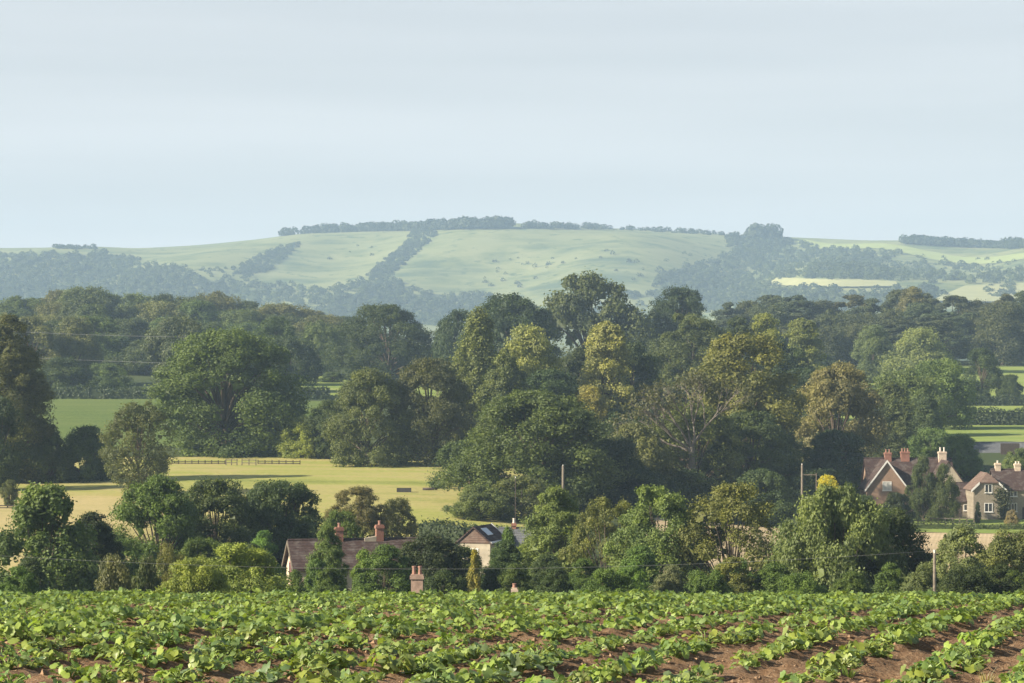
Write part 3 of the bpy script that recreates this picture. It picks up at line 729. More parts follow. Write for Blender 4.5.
# the wood behind the clipped hedge: each tree on its own
def yw(px): return float(np.interp(px, [-200, 0, 40, 80, 96, 112, 150, 175, 205, 240, 275, 320, 345, 380, 420], [298, 297, 289, 283, 281, 289, 291, 288, 291, 296, 300, 304, 316, 335, 345]))
wl = {'dark': 'dark rounded tree in the dense wood beyond the clipped hedge', 'mid': 'green rounded tree in the dense wood beyond the clipped hedge', 'olive': 'olive brownish tree in the dense wood beyond the clipped hedge'}
r = random.Random(23)
for d, y0, y1, step in ((900, 0, 8, 30), (830, 10, 18, 36), (760, 20, 32, 40), (690, 34, 50, 46)):
    px = -150+r.uniform(0, 20)
    while px < (385 if d > 700 else 345):
        w = r.uniform(24, 36)*900/d
        k = r.choice(['dark', 'dark', 'mid', 'olive'])
        if px > 275 and d < 740: px += step; continue
        cc = {'dark': (.06, .08, .036), 'mid': (.078, .105, .04), 'olive': (.10, .105, .048)}[k]
        if 145 < px < 205 and d < 700: k, cc = 'dark', (.055, .07, .036)
        yt = yw(px)+r.uniform(y0, y1)
        tree('woodland_tree', r.choice(['dome', 'dome', 'tall', 'bush']), px-w, px+w, yt, d*r.uniform(.98, 1.02), cc, wl[k], 'tree', 'trees of the dense wood')
        px += step*r.uniform(.8, 1.2)
W_ = [
 ('tree', 'dome', 146, 212, 318, 615, (.068, .08, .045), 'large rounded greyish tree behind the great oak, at the wood edge'),
 ('tree', 'dome', 84, 132, 364, 592, (.07, .095, .042), 'small round tree above the clipped hedge of the crop field'),
 ('tree', 'dome', 34, 86, 358, 590, 'dark', 'dark round tree above the clipped hedge, beside the tall dull tree'),
 ('tree', 'tall', 48, 100, 318, 640, (.105, .115, .055), 'pale sunlit tree at the wood edge near the overhead wires'),
 ('tree', 'tall', 4, 58, 318, 630, (.10, .105, .05), 'brownish sunlit tree at the wood edge behind the tall dull tree'),
 ('tree', 'dome', 248, 300, 318, 640, 'dark', 'dark tree at the wood edge just past the great oak'),
 ('tree', 'dome', 298, 346, 322, 700, (.08, .11, .046), 'light green tree at the wood edge by the small upper field'),
 ('tree', 'dome', 262, 318, 338, 605, 'deep', 'low dark tree at the wood edge behind the great oak'),
 ('shrub', 'bush', 318, 346, 372, 660, (.08, .105, .045), 'round shrub on the bank of the small upper field'),
]
for n in W_: tree(*n)
# pines behind the sloping pasture
r = random.Random(31)
def yp(px): return float(np.interp(px, [700, 745, 775, 800, 830, 850, 880, 908, 935, 960, 985, 1010, 1040], [304, 298, 295, 299, 298, 297, 297, 289, 291, 301, 293, 289, 292]))
for d, dy, step in ((880, 0, 25), (815, 12, 30), (760, 26, 36)):
    px = 728+r.uniform(0, 10)
    while px < 1075:
        w = r.uniform(22, 34)*880/d
        if d < 800 and px > 945: px += step; continue
        if r.random() < .3:
            tree('woodland_tree', 'tall', px-w, px+w, yp(px)+dy+r.uniform(-2, 7), d*r.uniform(.985, 1.015), (.055, .065, .034), 'dark rounded tree mixed into the belt of pines behind the sloping pasture', 'tree', 'broadleaved trees in the belt of pines')
        else: tree('pine_tree', 'pine', px-w, px+w, yp(px)+dy+r.uniform(-3, 6), d*r.uniform(.985, 1.015), 'pine' if r.random() < .8 else (.06, .068, .036),
             'dark pine with layered branches in the belt behind the sloping pasture', 'pine tree', 'pines of the dark belt')
        px += step*r.uniform(.8, 1.2)
tree('tree', 'tall', 893, 932, 288, 850, (.105, .10, .055), 'brown-tinged tree rising out of the belt of pines')
# undergrowth of the wood: separate bushes
for px, yt, d in ((470, 440, 340), (640, 470, 320), (690, 470, 322), (760, 470, 325), (820, 470, 345), (560, 430, 400), (620, 410, 420), (540, 400, 430), (660, 380, 440), (720, 360, 520), (800, 370, 480), (815, 355, 680), (770, 352, 700), (465, 345, 640), (700, 345, 600), (650, 340, 600), (600, 340, 600)):
    w = trng.uniform(28, 40)
    tree('bush', 'bush', px-w, px+w, yt, d, 'deep' if trng.random() < .6 else 'dark', 'dark bush growing between the trunks of the wood', 'bush', 'bushes under the wood')

# bare-branched tree
def bare_tree():
    x, y, z = at(690, 338); t = thing('bare_tree', 'half-dead tree with pale bare branches beside the great olive tree', 'tree', (x, y, z))
    r = random.Random(3); mb = MB(); tips = []
    def grow(p, d, L, rad, n):
        q = p+d*L*.5+np.array([r.uniform(-.1, .1), r.uniform(-.1, .1), .04])*L; e = p+d*L
        mb.tube([p, q, e], [rad, rad*.82, rad*.62], 6, False)
        if n == 0: tips.append(e); return
        for k in range(r.choice([2, 3, 3])):
            v = d+np.array([r.uniform(-.75, .55), r.uniform(-.6, .6), r.uniform(-.3, .45)]); v /= np.linalg.norm(v)
            grow(e, v, L*r.uniform(.62, .85), rad*.6, n-1)
    H = zy(358, 338)-z
    mb.tube([(0, 0, -1), (0.3, 0, H*.2), (.2, 0, H*.42)], [.55, .48, .40], 8, False)
    for v in ((-.75, -.3, .6), (-.15, -.4, .95), (.1, .2, 1.), (-.95, .1, .35), (.45, -.2, .7), (-.5, -.5, .85)):
        v = np.array(v); v /= np.linalg.norm(v); grow(np.array([.2, 0, H*(.36+.06*r.random())]), v, H*.17, .2, 4)
    mb.build('trunk', M['palebark'], t, smooth=True)
    rs = np.random.RandomState(4); tp = np.array(tips)[rs.rand(len(tips)) < .42]
    Pq = np.concatenate([q+rs.normal(size=(16, 3))*.42 for q in tp])
    V, Q = leaf_quads(Pq, udir(rs, len(Pq))+np.array([0, 0, .4]), .30, rs)
    link('crown', mesh_np('crown', V, Q, M['leaf'], False, np.repeat(np.clip(.5+rs.normal(size=len(Pq))*.2, 0, 1), 4)), t, color=(.12, .125, .055))
bare_tree()

# hedges
def hedge(pts, h, wid, col, label, leaf=.28, dens=26, top_jit=.25, seed=1):
    rs = np.random.RandomState(seed); pts = [np.array(p) for p in pts]; Ps = []; Ns = []; mb_v = []; 
    core = MB()
    for a, b in zip(pts[:-1], pts[1:]):
        L = np.linalg.norm(b-a); t = (b-a)/L; nrm = np.array([t[1], -t[0]]); n = int(L*dens*(2*h+wid)/2)
        u = rs.rand(n); s = rs.rand(n)*(2*h+wid)
        side = np.where(s < h, -1, np.where(s < h+wid, 0, 1)); zz = np.where(s < h, s, np.where(s < h+wid, h, s-h-wid))
        off = np.where(side == 0, (s-h)/wid-.5, side*.5)*wid
        hv = 1+top_jit*(vnoise(u*L*.35, u*0+3, seed+5)-.5)+.12*(vnoise(u*L*1.3, u*0+3, seed+6)-.5)
        p = a+(b-a)*u[:, None]; p = p+nrm*(off+rs.normal(size=n)*.08*wid)[:, None]
        z = gz(p[:, 0], p[:, 1])+zz*hv+rs.normal(size=n)*.07*h
        Ps.append(np.column_stack([p, z])); Ns.append(np.column_stack([nrm*side[:, None], np.where(side == 0, 1., .25)])+rs.normal(size=(n, 3))*.45)
        K = max(2, int(L/6))
        for k in range(K):
            p0 = a+(b-a)*k/K; p1 = a+(b-a)*(k+1)/K
            z0 = float(gz(*p0)); z1 = float(gz(*p1)); w2 = nrm*wid*.42
            q = lambda p, s_, z_: (p[0]+w2[0]*s_, p[1]+w2[1]*s_, z_)
            core.poly(q(p0, -1, z0-.3), q(p1, -1, z1-.3), q(p1, -1, z1+h*.86), q(p0, -1, z0+h*.86))
            core.poly(q(p0, 1, z0-.3), q(p1, 1, z1-.3), q(p1, 1, z1+h*.86), q(p0, 1, z0+h*.86))
            core.poly(q(p0, -1, z0+h*.86), q(p1, -1, z1+h*.86), q(p1, 1, z1+h*.86), q(p0, 1, z0+h*.86))
    Ps = np.concatenate(Ps); V, Q = leaf_quads(Ps, np.concatenate(Ns), leaf, rs)
    cv = np.array(core.v); cq = np.array(core.f)
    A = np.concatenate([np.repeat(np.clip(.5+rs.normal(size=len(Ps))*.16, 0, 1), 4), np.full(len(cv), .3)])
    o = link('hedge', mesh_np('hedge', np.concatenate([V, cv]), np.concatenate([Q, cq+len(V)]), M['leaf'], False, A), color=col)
    return tag(o, label, 'hedge')
hedge([xy(-120, 566), xy(160, 566), xy(330, 572)], 2.6, 2.2, (.07, .095, .042), 'long clipped hedge between the green crop field and the dense wood', .4, 16, seed=2)
hedge([xy(425, 262), xy(470, 258), xy(522, 256)], 2.6, 2.4, (.06, .09, .034), 'clipped dark hedge bordering the meadow above the skylit outbuilding', .2, 50, seed=3)
hedge([xy(290, 570), xy(470, 574)], 1.0, 1.6, (.06, .085, .036), 'dark hedge below the small upper field', .38, 16, seed=4)
hedge([xy(935, 528), xy(1120, 528)], 3.2, 2.6, (.07, .09, .04), 'tall hedge above the lower strip of pasture', .36, 20, seed=5)
hedge([xy(935, 603), xy(1120, 606)], 2.2, 2.6, (.06, .08, .036), 'lower hedge along the foot of the bright sloping pasture', .38, 18, seed=6)
hedge([xy(820, 612), xy(935, 606)], 3., 2.6, (.06, .08, .036), 'overgrown hedge at the foot of the pines', .4, 18, .6, seed=7)
hedge([xy(900, 326), xy(1040, 326)], .7, 1.2, (.12, .16, .05), 'knee-high weedy strip of green before the stone house fence', .16, 60, .9, seed=8)
hedge([xy(300, 352), xy(520, 398)][::-1] if False else [xy(330, 403), xy(470, 399)], 2.4, 3., 'x' and (.05, .07, .03), 'shaggy dark hedge along the back of the meadow under the close pair of trees', .32, 24, .6, seed=9)
hedge([xy(-60, 352), xy(105, 352)], 1.6, 2., (.05, .065, .03), 'low dark hedge at the back of the tan meadow', .3, 24, .7, seed=10)

# ------------------------------------------------------------------ woods and scrub of the far down (masses)
def down_wood(name, label, seed, polys, col, n, jag=0., nq=70):
    """polys: picture-plane outlines (lists of px, py) over the hillside, filled with small crowns standing on the ground"""
    rs = np.random.RandomState(seed); Ps = []; Ns = []; As = []; S = []
    def inside(poly, x, y):
        c = False; j = len(poly)-1
        for i in range(len(poly)):
            xi, yi = poly[i]; xj, yj = poly[j]
            if (yi > y) != (yj > y) and x < (xj-xi)*(y-yi)/(yj-yi)+xi: c = not c
            j = i
        return c
    for poly, dens, (r0, r1) in polys:
        xs = [p[0] for p in poly]; ys = [p[1] for p in poly]; area = 0
        for i in range(len(poly)): area += poly[i-1][0]*poly[i][1]-poly[i][0]*poly[i-1][1]
        cnt = int(abs(area)/2*dens)
        k = 0
        while k < cnt:
            px = rs.uniform(min(xs), max(xs)); py = rs.uniform(min(ys), max(ys))
            if not inside(poly, px, py): continue
            k += 1
            if jag: px += rs.normal()*jag*1.6; py += rs.normal()*jag*.7
            x, d = hit(px, py, 2350, 3725)
            z = float(gz(x, d))-(1.5 if d < 3640 else 4.); rr = rs.uniform(r0, r1)
            c = np.array([x, d, z+rr*.75]); m = nq
            dd = udir(rs, m); dd[:, 2] = np.abs(dd[:, 2])*1.1-.25; dd /= np.linalg.norm(dd, axis=1, keepdims=True)
            Ps.append(c+dd*rr*rs.uniform(.75, 1.08, m)[:, None]*np.array([1, 1, rs.uniform(.8, 1.15)])); Ns.append(dd+rs.normal(size=(m, 3))*.35); As.append(np.clip(np.full(m, .5+(rs.rand()-.5)*.95)+rs.normal(size=m)*.08, 0, 1)); S.append(np.full(m, rr*.36))
    Ps = np.concatenate(Ps); V, Q = leaf_quads(Ps, np.concatenate(Ns), np.concatenate(S), rs)
    o = link(name, mesh_np(name, V, Q, M['leaf'], False, np.repeat(np.concatenate(As), 4)), color=col)
    tag(o, label, 'wood', kind='stuff'); print(name, len(Q)//nq)
def ridge_line(px0, px1, y, n, jx=1.): return [(px0, y), (px1, y)]
T1 = (3, 6); SM = (2., 4.)
down_wood('hillside_woodland', 'blue-green woods filling the coombes and foot of the far down', 1, [
 ([(-160, 256), (60, 256), (110, 256.5), (150, 264), (190, 275), (215, 290), (230, 318), (-160, 318)], .13, T1),
 ([(215, 288), (300, 284), (345, 296), (345, 318), (215, 318)], .06, T1),
 ([(330, 300), (350, 284), (388, 279), (405, 290), (440, 300), (478, 296), (500, 300), (480, 315), (440, 325), (340, 325)], .12, T1),
 ([(655, 285), (660, 275), (690, 268), (730, 258), (727, 242), (748, 238), (790, 244), (840, 250), (890, 254), (905, 258), (880, 262), (900, 281), (775, 278), (770, 300), (660, 305)], .12, T1),
 ([(770, 291), (890, 292), (925, 288), (940, 296), (925, 312), (700, 312), (690, 300)], .085, T1),
 ([(880, 262), (960, 266), (1100, 276), (1100, 284), (960, 284), (905, 284)], .05, T1),
 ([(985, 288), (1010, 286), (1020, 299), (985, 299)], .06, T1),
 ([(540, 300), (640, 288), (660, 300), (640, 318), (540, 318)], .015, T1),
], (.07, .09, .04), 0, 2.2)
down_wood('ridge_wood', 'long dark belt of trees along the crest of the down', 2, [
 ([(277, 236), (300, 233.2), (360, 231.5), (430, 230.5), (500, 228.7), (512, 228.2), (500, 227.4), (420, 229.2), (330, 231.4), (290, 234.0)], 1.5, (5.5, 10)),
], (.04, .052, .03), 0)
down_wood('crest_hedge', 'thin broken line of trees on the crest of the down', 3, [
 ([(524, 228.6), (640, 231), (728, 236.2), (728, 234.8), (640, 229.4), (524, 227.2)], .32, (3.5, 6.5)),
 ([(52, 249.2), (98, 249.6), (98, 248.4), (52, 248.2)], .4, (3, 5)),
], (.045, .06, .035), 0)
down_wood('crest_clump', 'tall rounded clump of trees on the shoulder of the down', 4, [
 ([(728, 246), (736, 237), (760, 236.2), (786, 239), (792, 244), (775, 250)], .3, (3.5, 5.5)),
 ([(729, 241), (737, 241), (737, 239.5), (729, 239.5)], .6, (6, 8)),
 ([(753, 241), (774, 241), (774, 239.5), (753, 239.5)], .8, (10, 16)),
], (.05, .066, .034), 0)
down_wood('distant_plantation', 'dark even plantation on the far shoulder of the down', 5, [
 ([(904, 244.6), (960, 247.6), (1120, 253), (1120, 250), (960, 246), (904, 242.6)], 1.1, (5, 8.5)),
], (.04, .055, .034), 0)
down_wood('scrub_belt', 'diagonal belts of scrub running down the open hillside', 6, [
 ([(412, 231.5), (442, 230.5), (402, 266), (385, 279), (366, 280), (378, 266), (404, 246)], .3, (2.2, 4.2)),
 ([(284, 247), (304, 243), (266, 273), (240, 278), (240, 268), (262, 254)], .24, (2.2, 4)),
 ([(240, 268), (262, 268), (240, 290), (205, 290), (200, 270)], .06, (2, 4)),
], (.055, .075, .037), 0, .5)
down_wood('gorse_scrub', 'scattered small bushes dotted over the open down', 7, [
 ([(470, 262), (560, 252), (650, 262), (655, 282), (560, 292), (480, 290)], .006, SM),
 ([(300, 250), (400, 240), (390, 262), (300, 285)], .002, SM),
 ([(560, 236), (720, 244), (720, 264), (600, 262)], .003, SM),
 ([(800, 250), (1030, 262), (1030, 284), (900, 282)], .02, SM),
], (.055, .075, .035), 0, nq=40)

# ------------------------------------------------------------------ buildings
def gable_range(parent, x0, x1, y0, y1, zb, ze, zr, axis, wall, roof, over=.3, verge=.25, jerk=0., gable_mat=None):
    """walls with two gables and a pitched roof; axis 'x' or 'y' is the ridge's direction; jerk cuts the front gable with a hip"""
    mb = MB(); rb = MB()
    if axis == 'y':
        xm = (x0+x1)/2; zj = zr-(zr-ze)*jerk
        if jerk:
            wj = (x1-x0)/2*jerk
            prof = [(x0, y0, zb), (x1, y0, zb), (x1, y0, ze), (xm+wj, y0, zj), (xm-wj, y0, zj), (x0, y0, ze)]
            mb.poly(*prof)
        else: mb.poly((x0, y0, zb), (x1, y0, zb), (x1, y0, ze), (xm, y0, zr), (x0, y0, ze))
        mb.poly((x0, y1, zb), (x1, y1, zb), (x1, y1, ze), (xm, y1, zr), (x0, y1, ze))
        mb.poly((x0, y0, zb), (x0, y1, zb), (x0, y1, ze), (x0, y0, ze)); mb.poly((x1, y0, zb), (x1, y1, zb), (x1, y1, ze), (x1, y0, ze))
        k = (zr-ze)/((x1-x0)/2); th = .16; yf = y0-verge
        for sgn in (-1, 1):
            xe = xm+sgn*((x1-x0)/2+over); zee = ze-over*k+.04; zt = zr+.04
            if jerk:
                hb = y0+(zr-zj)*.9
                pts = [(xe, yf, zee), (xm+sgn*wj, yf, zj+.04), (xm, hb, zt), (xm, y1+verge, zt), (xe, y1+verge, zee)]
            else: pts = [(xe, yf, zee), (xm, yf, zt), (xm, y1+verge, zt), (xe, y1+verge, zee)]
            rb.prism(pts, (0, 0, th))
        if jerk: rb.prism([(xm-wj, yf, zj+.045), (xm+wj, yf, zj+.045), (xm, hb, zt+.005)], (0, 0, th))
    else:
        ym = (y0+y1)/2
        for x in (x0, x1): mb.poly((x, y0, zb), (x, y1, zb), (x, y1, ze), (x, ym, zr), (x, y0, ze))
        mb.poly((x0, y0, zb), (x1, y0, zb), (x1, y0, ze), (x0, y0, ze)); mb.poly((x0, y1, zb), (x1, y1, zb), (x1, y1, ze), (x0, y1, ze))
        k = (zr-ze)/((y1-y0)/2)
        for sgn in (-1, 1):
            ye = ym+sgn*((y1-y0)/2+over); zee = ze-over*k+.04
            rb.prism([(x0-verge, ye, zee), (x1+verge, ye, zee), (x1+verge, ym, zr+.04), (x0-verge, ym, zr+.04)], (0, 0, .16))
        rb.tube([(x0-verge, ym, zr+.2), (x1+verge, ym, zr+.2)], .11, 6)
    w = mb.build('wall', wall, parent); ro = rb.build('roof', roof, parent)
    return w, ro
def barge(parent, xm, hw, y, ze, zr, over, mat=None, upto=0.):
    k = (zr-ze)/hw
    for s in (-1, 1):
        mb = MB(); xe = xm+s*(hw+over); zee = ze-over*k; xt = xm+s*hw*upto; zt = zr-k*hw*upto
        mb.prism([(xe, y, zee-.12), (xe, y, zee+.2), (xt, y, zt+.24), (xt, y, zt-.1)], (0, -.07, 0))
        mb.build('bargeboard', mat or M['white'], parent)
def window(parent, x, y, z, w, h, n=2, mat=None, pane='glass'):
    """a casement: frame with panes behind, facing the camera (-y)"""
    fr = MB(); t = .09; y0, y1 = (y-.06, y+.04)
    fr.box(x-w/2, x-w/2+t, y0, y1, z-h/2, z+h/2); fr.box(x+w/2-t, x+w/2, y0, y1, z-h/2, z+h/2)
    fr.box(x-w/2+t, x+w/2-t, y0, y1, z-h/2, z-h/2+t); fr.box(x-w/2+t, x+w/2-t, y0, y1, z+h/2-t, z+h/2)
    for k in range(1, n):
        xx = x-w/2+w*k/n; fr.box(xx-.04, xx+.04, y0+.005, y1, z-h/2+t, z+h/2-t)
    fr.box(x-w/2-.08, x+w/2+.08, y0-.06, y0-.002, z-h/2-.07, z-h/2+.01)
    f = fr.build('window', mat or M['white'], parent)
    g = MB(); g.box(x-w/2+t*.5, x+w/2-t*.5, y-.02, y+.02, z-h/2+t*.5, z+h/2-t*.5); g.build('pane', M[pane], f)
def chimney(parent, x, y, z0, z1, w, dp, npots=2, mat=None, pot=None, ph=.45):
    mb = MB(); mb.box(x-w/2, x+w/2, y-dp/2, y+dp/2, z0, z1-.28); mb.box(x-w/2-.07, x+w/2+.07, y-dp/2-.07, y+dp/2+.07, z1-.28, z1-.1); mb.box(x-w/2-.02, x+w/2+.02, y-dp/2-.02, y+dp/2+.02, z1-.1, z1)
    c = mb.build('chimney', mat or M['chim'], parent)
    for k in range(npots):
        xx = x+(k-(npots-1)/2)*w/max(npots, 1)
        p = MB(); p.tube([(xx, y, z1), (xx, y, z1+ph*.8), (xx, y, z1+ph*.82), (xx, y, z1+ph)], [.13, .105, .14, .13], 8); p.build('chimney_pot', pot or M['pot'], c)
# brick cottage with two front gables
d = 352; S = d/F
X = lambda px, dd=352: (px-CX)/F*dd
base = -19.6
h = thing('brick_cottage', 'brick cottage with a white-edged front gable and long brown tiled roof', 'cottage', (X(915), d, base))
lx = lambda px: X(px)-X(915); lz = lambda py, dd=352: zy(py, dd)-base
ww, wr_ = gable_range(h, lx(867), lx(907), 0, 7, -1.5, lz(488), lz(461.5), 'y', M['brick'], M['tile'])
barge(h, lx(887), (lx(907)-lx(867))/2, -.24, lz(488), lz(461.5), .35)
window(h, lx(887), 0, lz(486), 1.25, 1.3, 2, None, 'bright_pane')
gable_range(h, lx(872), lx(958), 3.2, 9.5, -1.5, lz(487, 355), lz(459.5, 358), 'x', M['brick'], M['tile'])
gable_range(h, lx(933), lx(963), -.4, 6.5, -1.5, lz(483), lz(462), 'y', M['creamwall'], M['tile'])
window(h, lx(920), 3.2, lz(499, 355), 1.2, 1.2, 2)
window(h, lx(948), -.4, lz(488), 1.1, 1.1, 2)
chimney(h, lx(894.5), 6.3, lz(463), lz(452.5, 358), .95, .8, 2)
chimney(h, lx(912), 6.3, lz(463), lz(451.5, 358), 1.2, .8, 3)
chimney(h, lx(949.5), 6.0, lz(466), lz(451.5, 358), 1.1, .8, 2, M['palechim'], M['palepot'], .6)
dm = MB(); dm.box(lx(899)-.45, lx(899)+.45, -.05, .04, .0, 2.0); dm.build('door', M['darkwood'], h)
# lean-to outbuilding between cottage and stone house
d = 349; h = thing('outbuilding', 'low stone outbuilding with a dark roof between cottage and stone house', 'outbuilding', (X(964, d), d, -19.5))
hx = (X(977, d)-X(953, d))/2
gable_range(h, -hx, hx, 0, 5, -1.5, zy(501, d)+19.5, zy(484, d+2.5)+19.5, 'x', M['stone'], M['tile'], .25, .05)
window(h, X(968, d)-X(964, d), 0, zy(507.5, d)+19.5, 1.25, .9, 2)
dm = MB(); dm.box(-1.2, -.35, -.05, .04, 0, 1.95); dm.build('door', M['darkwood'], h)
# stone house
d = 344; base = -19.6; h = thing('stone_house', 'grey stone house with a half-hipped red-tiled gable and white casements', 'house', (X(989, d), d, base))
lx = lambda px: X(px, 344)-X(989, 344); lz = lambda py, dd=344: zy(py, dd)-base
gable_range(h, lx(973.5), lx(1004.5), 0, 6, -1.5, lz(489), lz(474.5), 'y', M['stone'], M['redtile'], .3, .22, .62)
barge(h, 0, (lx(1004.5)-lx(973.5))/2, -.2, lz(489), lz(474.5), .35, None, .62)
window(h, lx(988.5), 0, lz(488.5), 1.05, 1.2, 2); window(h, lx(988.5), 0, lz(507.5), 1.15, 1.25, 2)
gable_range(h, lx(999), lx(1062), 1.6, 8.2, -1.5, lz(489.5, 346), lz(470.5, 349), 'x', M['stone'], M['tile'])
window(h, lx(1015), 1.6, lz(507, 346), 1.2, 1.2, 3); window(h, lx(1040), 1.6, lz(507, 346), 1.2, 1.2, 3); window(h, lx(1016), 1.6, lz(493.5, 346), 1., .8, 2)
chimney(h, lx(1004.5), 4.9, lz(473), lz(463, 349), .75, .7, 1, M['palechim'], M['palepot'], .35)
chimney(h, lx(1024.5), 4.9, lz(473), lz(463.5, 349), .8, .7, 2, M['palechim'], M['palepot'], .3)
dm = MB(); dm.box(lx(1028)-.45, lx(1028)+.45, 1.54, 1.64, 0, 2.0); dm.build('door', M['darkwood'], h)
dm = MB(); dm.box(lx(1006)-.05, lx(1006)+.05, 1.45, 1.55, -.5, lz(490)); dm.build('drainpipe', M['darkwood'], h)
# ivy on its wall
rs = np.random.RandomState(8); n = 1600
px_ = X(1003, 344)+rs.normal(size=n)*.35; pz = rs.uniform(-19.6, zy(490, 344), n); pz[:300] = zy(494, 344)+rs.normal(size=300)*.5; px_[:300] += rs.normal(size=300)*.45-.2
V, Q = leaf_quads(np.column_stack([px_, 343.85+rs.normal(size=n)*.09, pz]), rs.normal(size=(n, 3))*.5+np.array([-.2, -1, .3]), .2, rs)
tag(link('ivy', mesh_np('ivy', V, Q, M['leaf'], False, np.repeat(rs.rand(n), 4)), color=(.075, .085, .04)), 'straggling ivy climbing the corner of the stone house', 'ivy')
# barn
d = 425; h = thing('barn', 'long low barn with a plain dark grey roof behind the stone house', 'barn', (X(1010, d), d, at(1010, 425)[2]-.5)); bz = h.location.z
gable_range(h, X(974, d)-X(1010, d), X(1075, d)-X(1010, d), 0, 11, -2, zy(461, d)-bz, zy(443.5, d+5.5)-bz, 'x', M['darkwood'], M['slate'])
dm = MB(); dm.box(-1.6, 1.6, -.06, .04, 0, 2.4); dm.build('door', M['darkwood'], h)
# cottage with the cream gable, in the dip behind the crop field
d = 204; h = thing('tiled_cottage', 'old cottage with a sunlit cream gable and steep brown tiled roof behind trees', 'cottage', (X(296, d), d, -20.4), R(13)); b = -20.4
rz_ = zy(544.5, d)-b; ez = zy(568, d)-b
gable_range(h, 0, 12.4, -.0, 5.6, -1, ez, rz_, 'x', M['render'], M['tile'], .4, .3)
# bargeboards and window on its end wall
for sgn in (-1, 1):
    mb = MB(); k = (rz_-ez)/2.8; mb.prism([(-.3, 2.8+sgn*3.25, ez-.45*k-.1), (-.3, 2.8+sgn*3.25, ez-.45*k+.16), (-.3, 2.8, rz_+.16), (-.3, 2.8, rz_-.12)], (-.07, 0, 0)); mb.build('bargeboard', M['wood'], h)
mb = MB(); zc = zy(574, d)-b
for y0_, y1_, z0_, z1_ in ((1.9, 2.0, zc-.8, zc+.8), (3.6, 3.7, zc-.8, zc+.8), (2.75, 2.85, zc-.7, zc+.7), (2., 3.6, zc-.8, zc-.7), (2., 3.6, zc+.7, zc+.8), (2., 2.75, zc-.03, zc+.03)): mb.box(-.07, .03, y0_, y1_, z0_, z1_)
f = mb.build('window', M['pink'], h); mb = MB(); mb.box(-.03, .02, 1.96, 3.64, zc-.74, zc+.74); mb.build('pane', M['glass'], f)
for lxx in (4.0, 7.4):
    c = chimney(h, lxx, 2.8, rz_-.8, rz_+(1.35 if lxx > 5 else 1.2), .62, .6, 1, M['chim'], M['pot'], .35)
    mb = MB(); mb.prism([(lxx-1.3, 2.5, rz_-.1), (lxx-.32, 2.5, rz_-.1), (lxx-.32, 2.5, rz_+.42), (lxx-1.3, 2.5, rz_+.26)], (0, .5, 0)); mb.build('chimney_shoulder', M['creamwall'], h)
dm = MB(); dm.box(5.5, 6.4, -.05, .04, 0, 2.); dm.build('door', M['darkwood'], h)
for wx in (2.5, 9.): window(h, wx, 0, 1.5, 1.1, 1.1, 2)
# skylit outbuilding
d = 232; b = zy(566, d); h = thing('skylit_outbuilding', 'small cream outbuilding with a tile-hung gable and a bright skylight', 'outbuilding', (X(474, d), d, b), R(-20))
ez = zy(543, d)-b; rz_ = zy(528.5, d)-b; hw = 1.6
gable_range(h, -hw, hw, 0, 4.4, -2, ez, rz_, 'y', M['creamwall'], M['tile'], .22, .2)
mb = MB(); mb.prism([(-hw, -.02, ez-.02), (hw, -.02, ez-.02), (0, -.02, rz_-.05)], (0, -.05, 0)); mb.build('gable_tiles', M['redtile'], h)
k = (rz_-ez)/hw
mb = MB(); q = lambda x, y, o=.0: (x, y, rz_+.22-x*k+o)
mb.prism([q(.35, .9), q(1.05, .9), q(1.05, 2.3), q(.35, 2.3)], (0, 0, .05)); f = mb.build('skylight', M['skylight'], h)
mb = MB(); mb.prism([q(hw+.2, 4.5), q(hw+.2, 4.68), q(0, 4.68), q(0, 4.5)], (0, 0, .06)); mb.build('verge_board', M['white'], h)
mb = MB(); mb.prism([q(hw+.12, -.2), q(hw+.26, -.2), q(hw+.26, 4.5), q(hw+.12, 4.5)], (0, 0, .05)); mb.build('gutter', M['white'], h)
window(h, 0, 0, ez-.9, .9, .8, 2)
# house behind it, slate roof
d = 236; b = zy(570, d); h = thing('low_house', 'low house with a dark roof and a pale-cowled chimney beside the skylit outbuilding', 'house', (X(516, d), d, b))
gable_range(h, -1.4, 2.6, 0, 5, -2, zy(546, d)-b, zy(531.5, d)-b, 'x', M['creamwall'], M['slate'])
chimney(h, X(514, d)-X(516, d), 2.5, zy(533, d)-b, zy(524.5, d)-b, .4, .4, 1, M['chim'], M['palepot'], .45)
window(h, .6, 0, 1.6, 1., 1., 2)
# house below the field's brow: only its chimney stands clear of the crop
d = 150; b = at(440, d)[2]; h = thing('hollow_house', 'house hidden below the brow of the field with only its twin-potted chimney showing', 'house', (X(440, d), d, b))
gable_range(h, -2.6, 5.2, 0, 5, -1, zy(630, d)-b, zy(608, d)-b, 'x', M['brick'], M['tile'])
chimney(h, X(415.5, d)-X(440, d), 2.5, zy(614, d)-b, zy(577.5, d)-b, .72, .6, 2, M['hollowchim'], M['pot'], .5)
chimney(h, X(514.5, d)-X(440, d), 2.5, zy(614, d)-b, zy(591, d)-b, .3, .3, 1, M['palechim'], M['pot'], .25)
window(h, 1.2, 0, 1.2, 1, 1, 2)

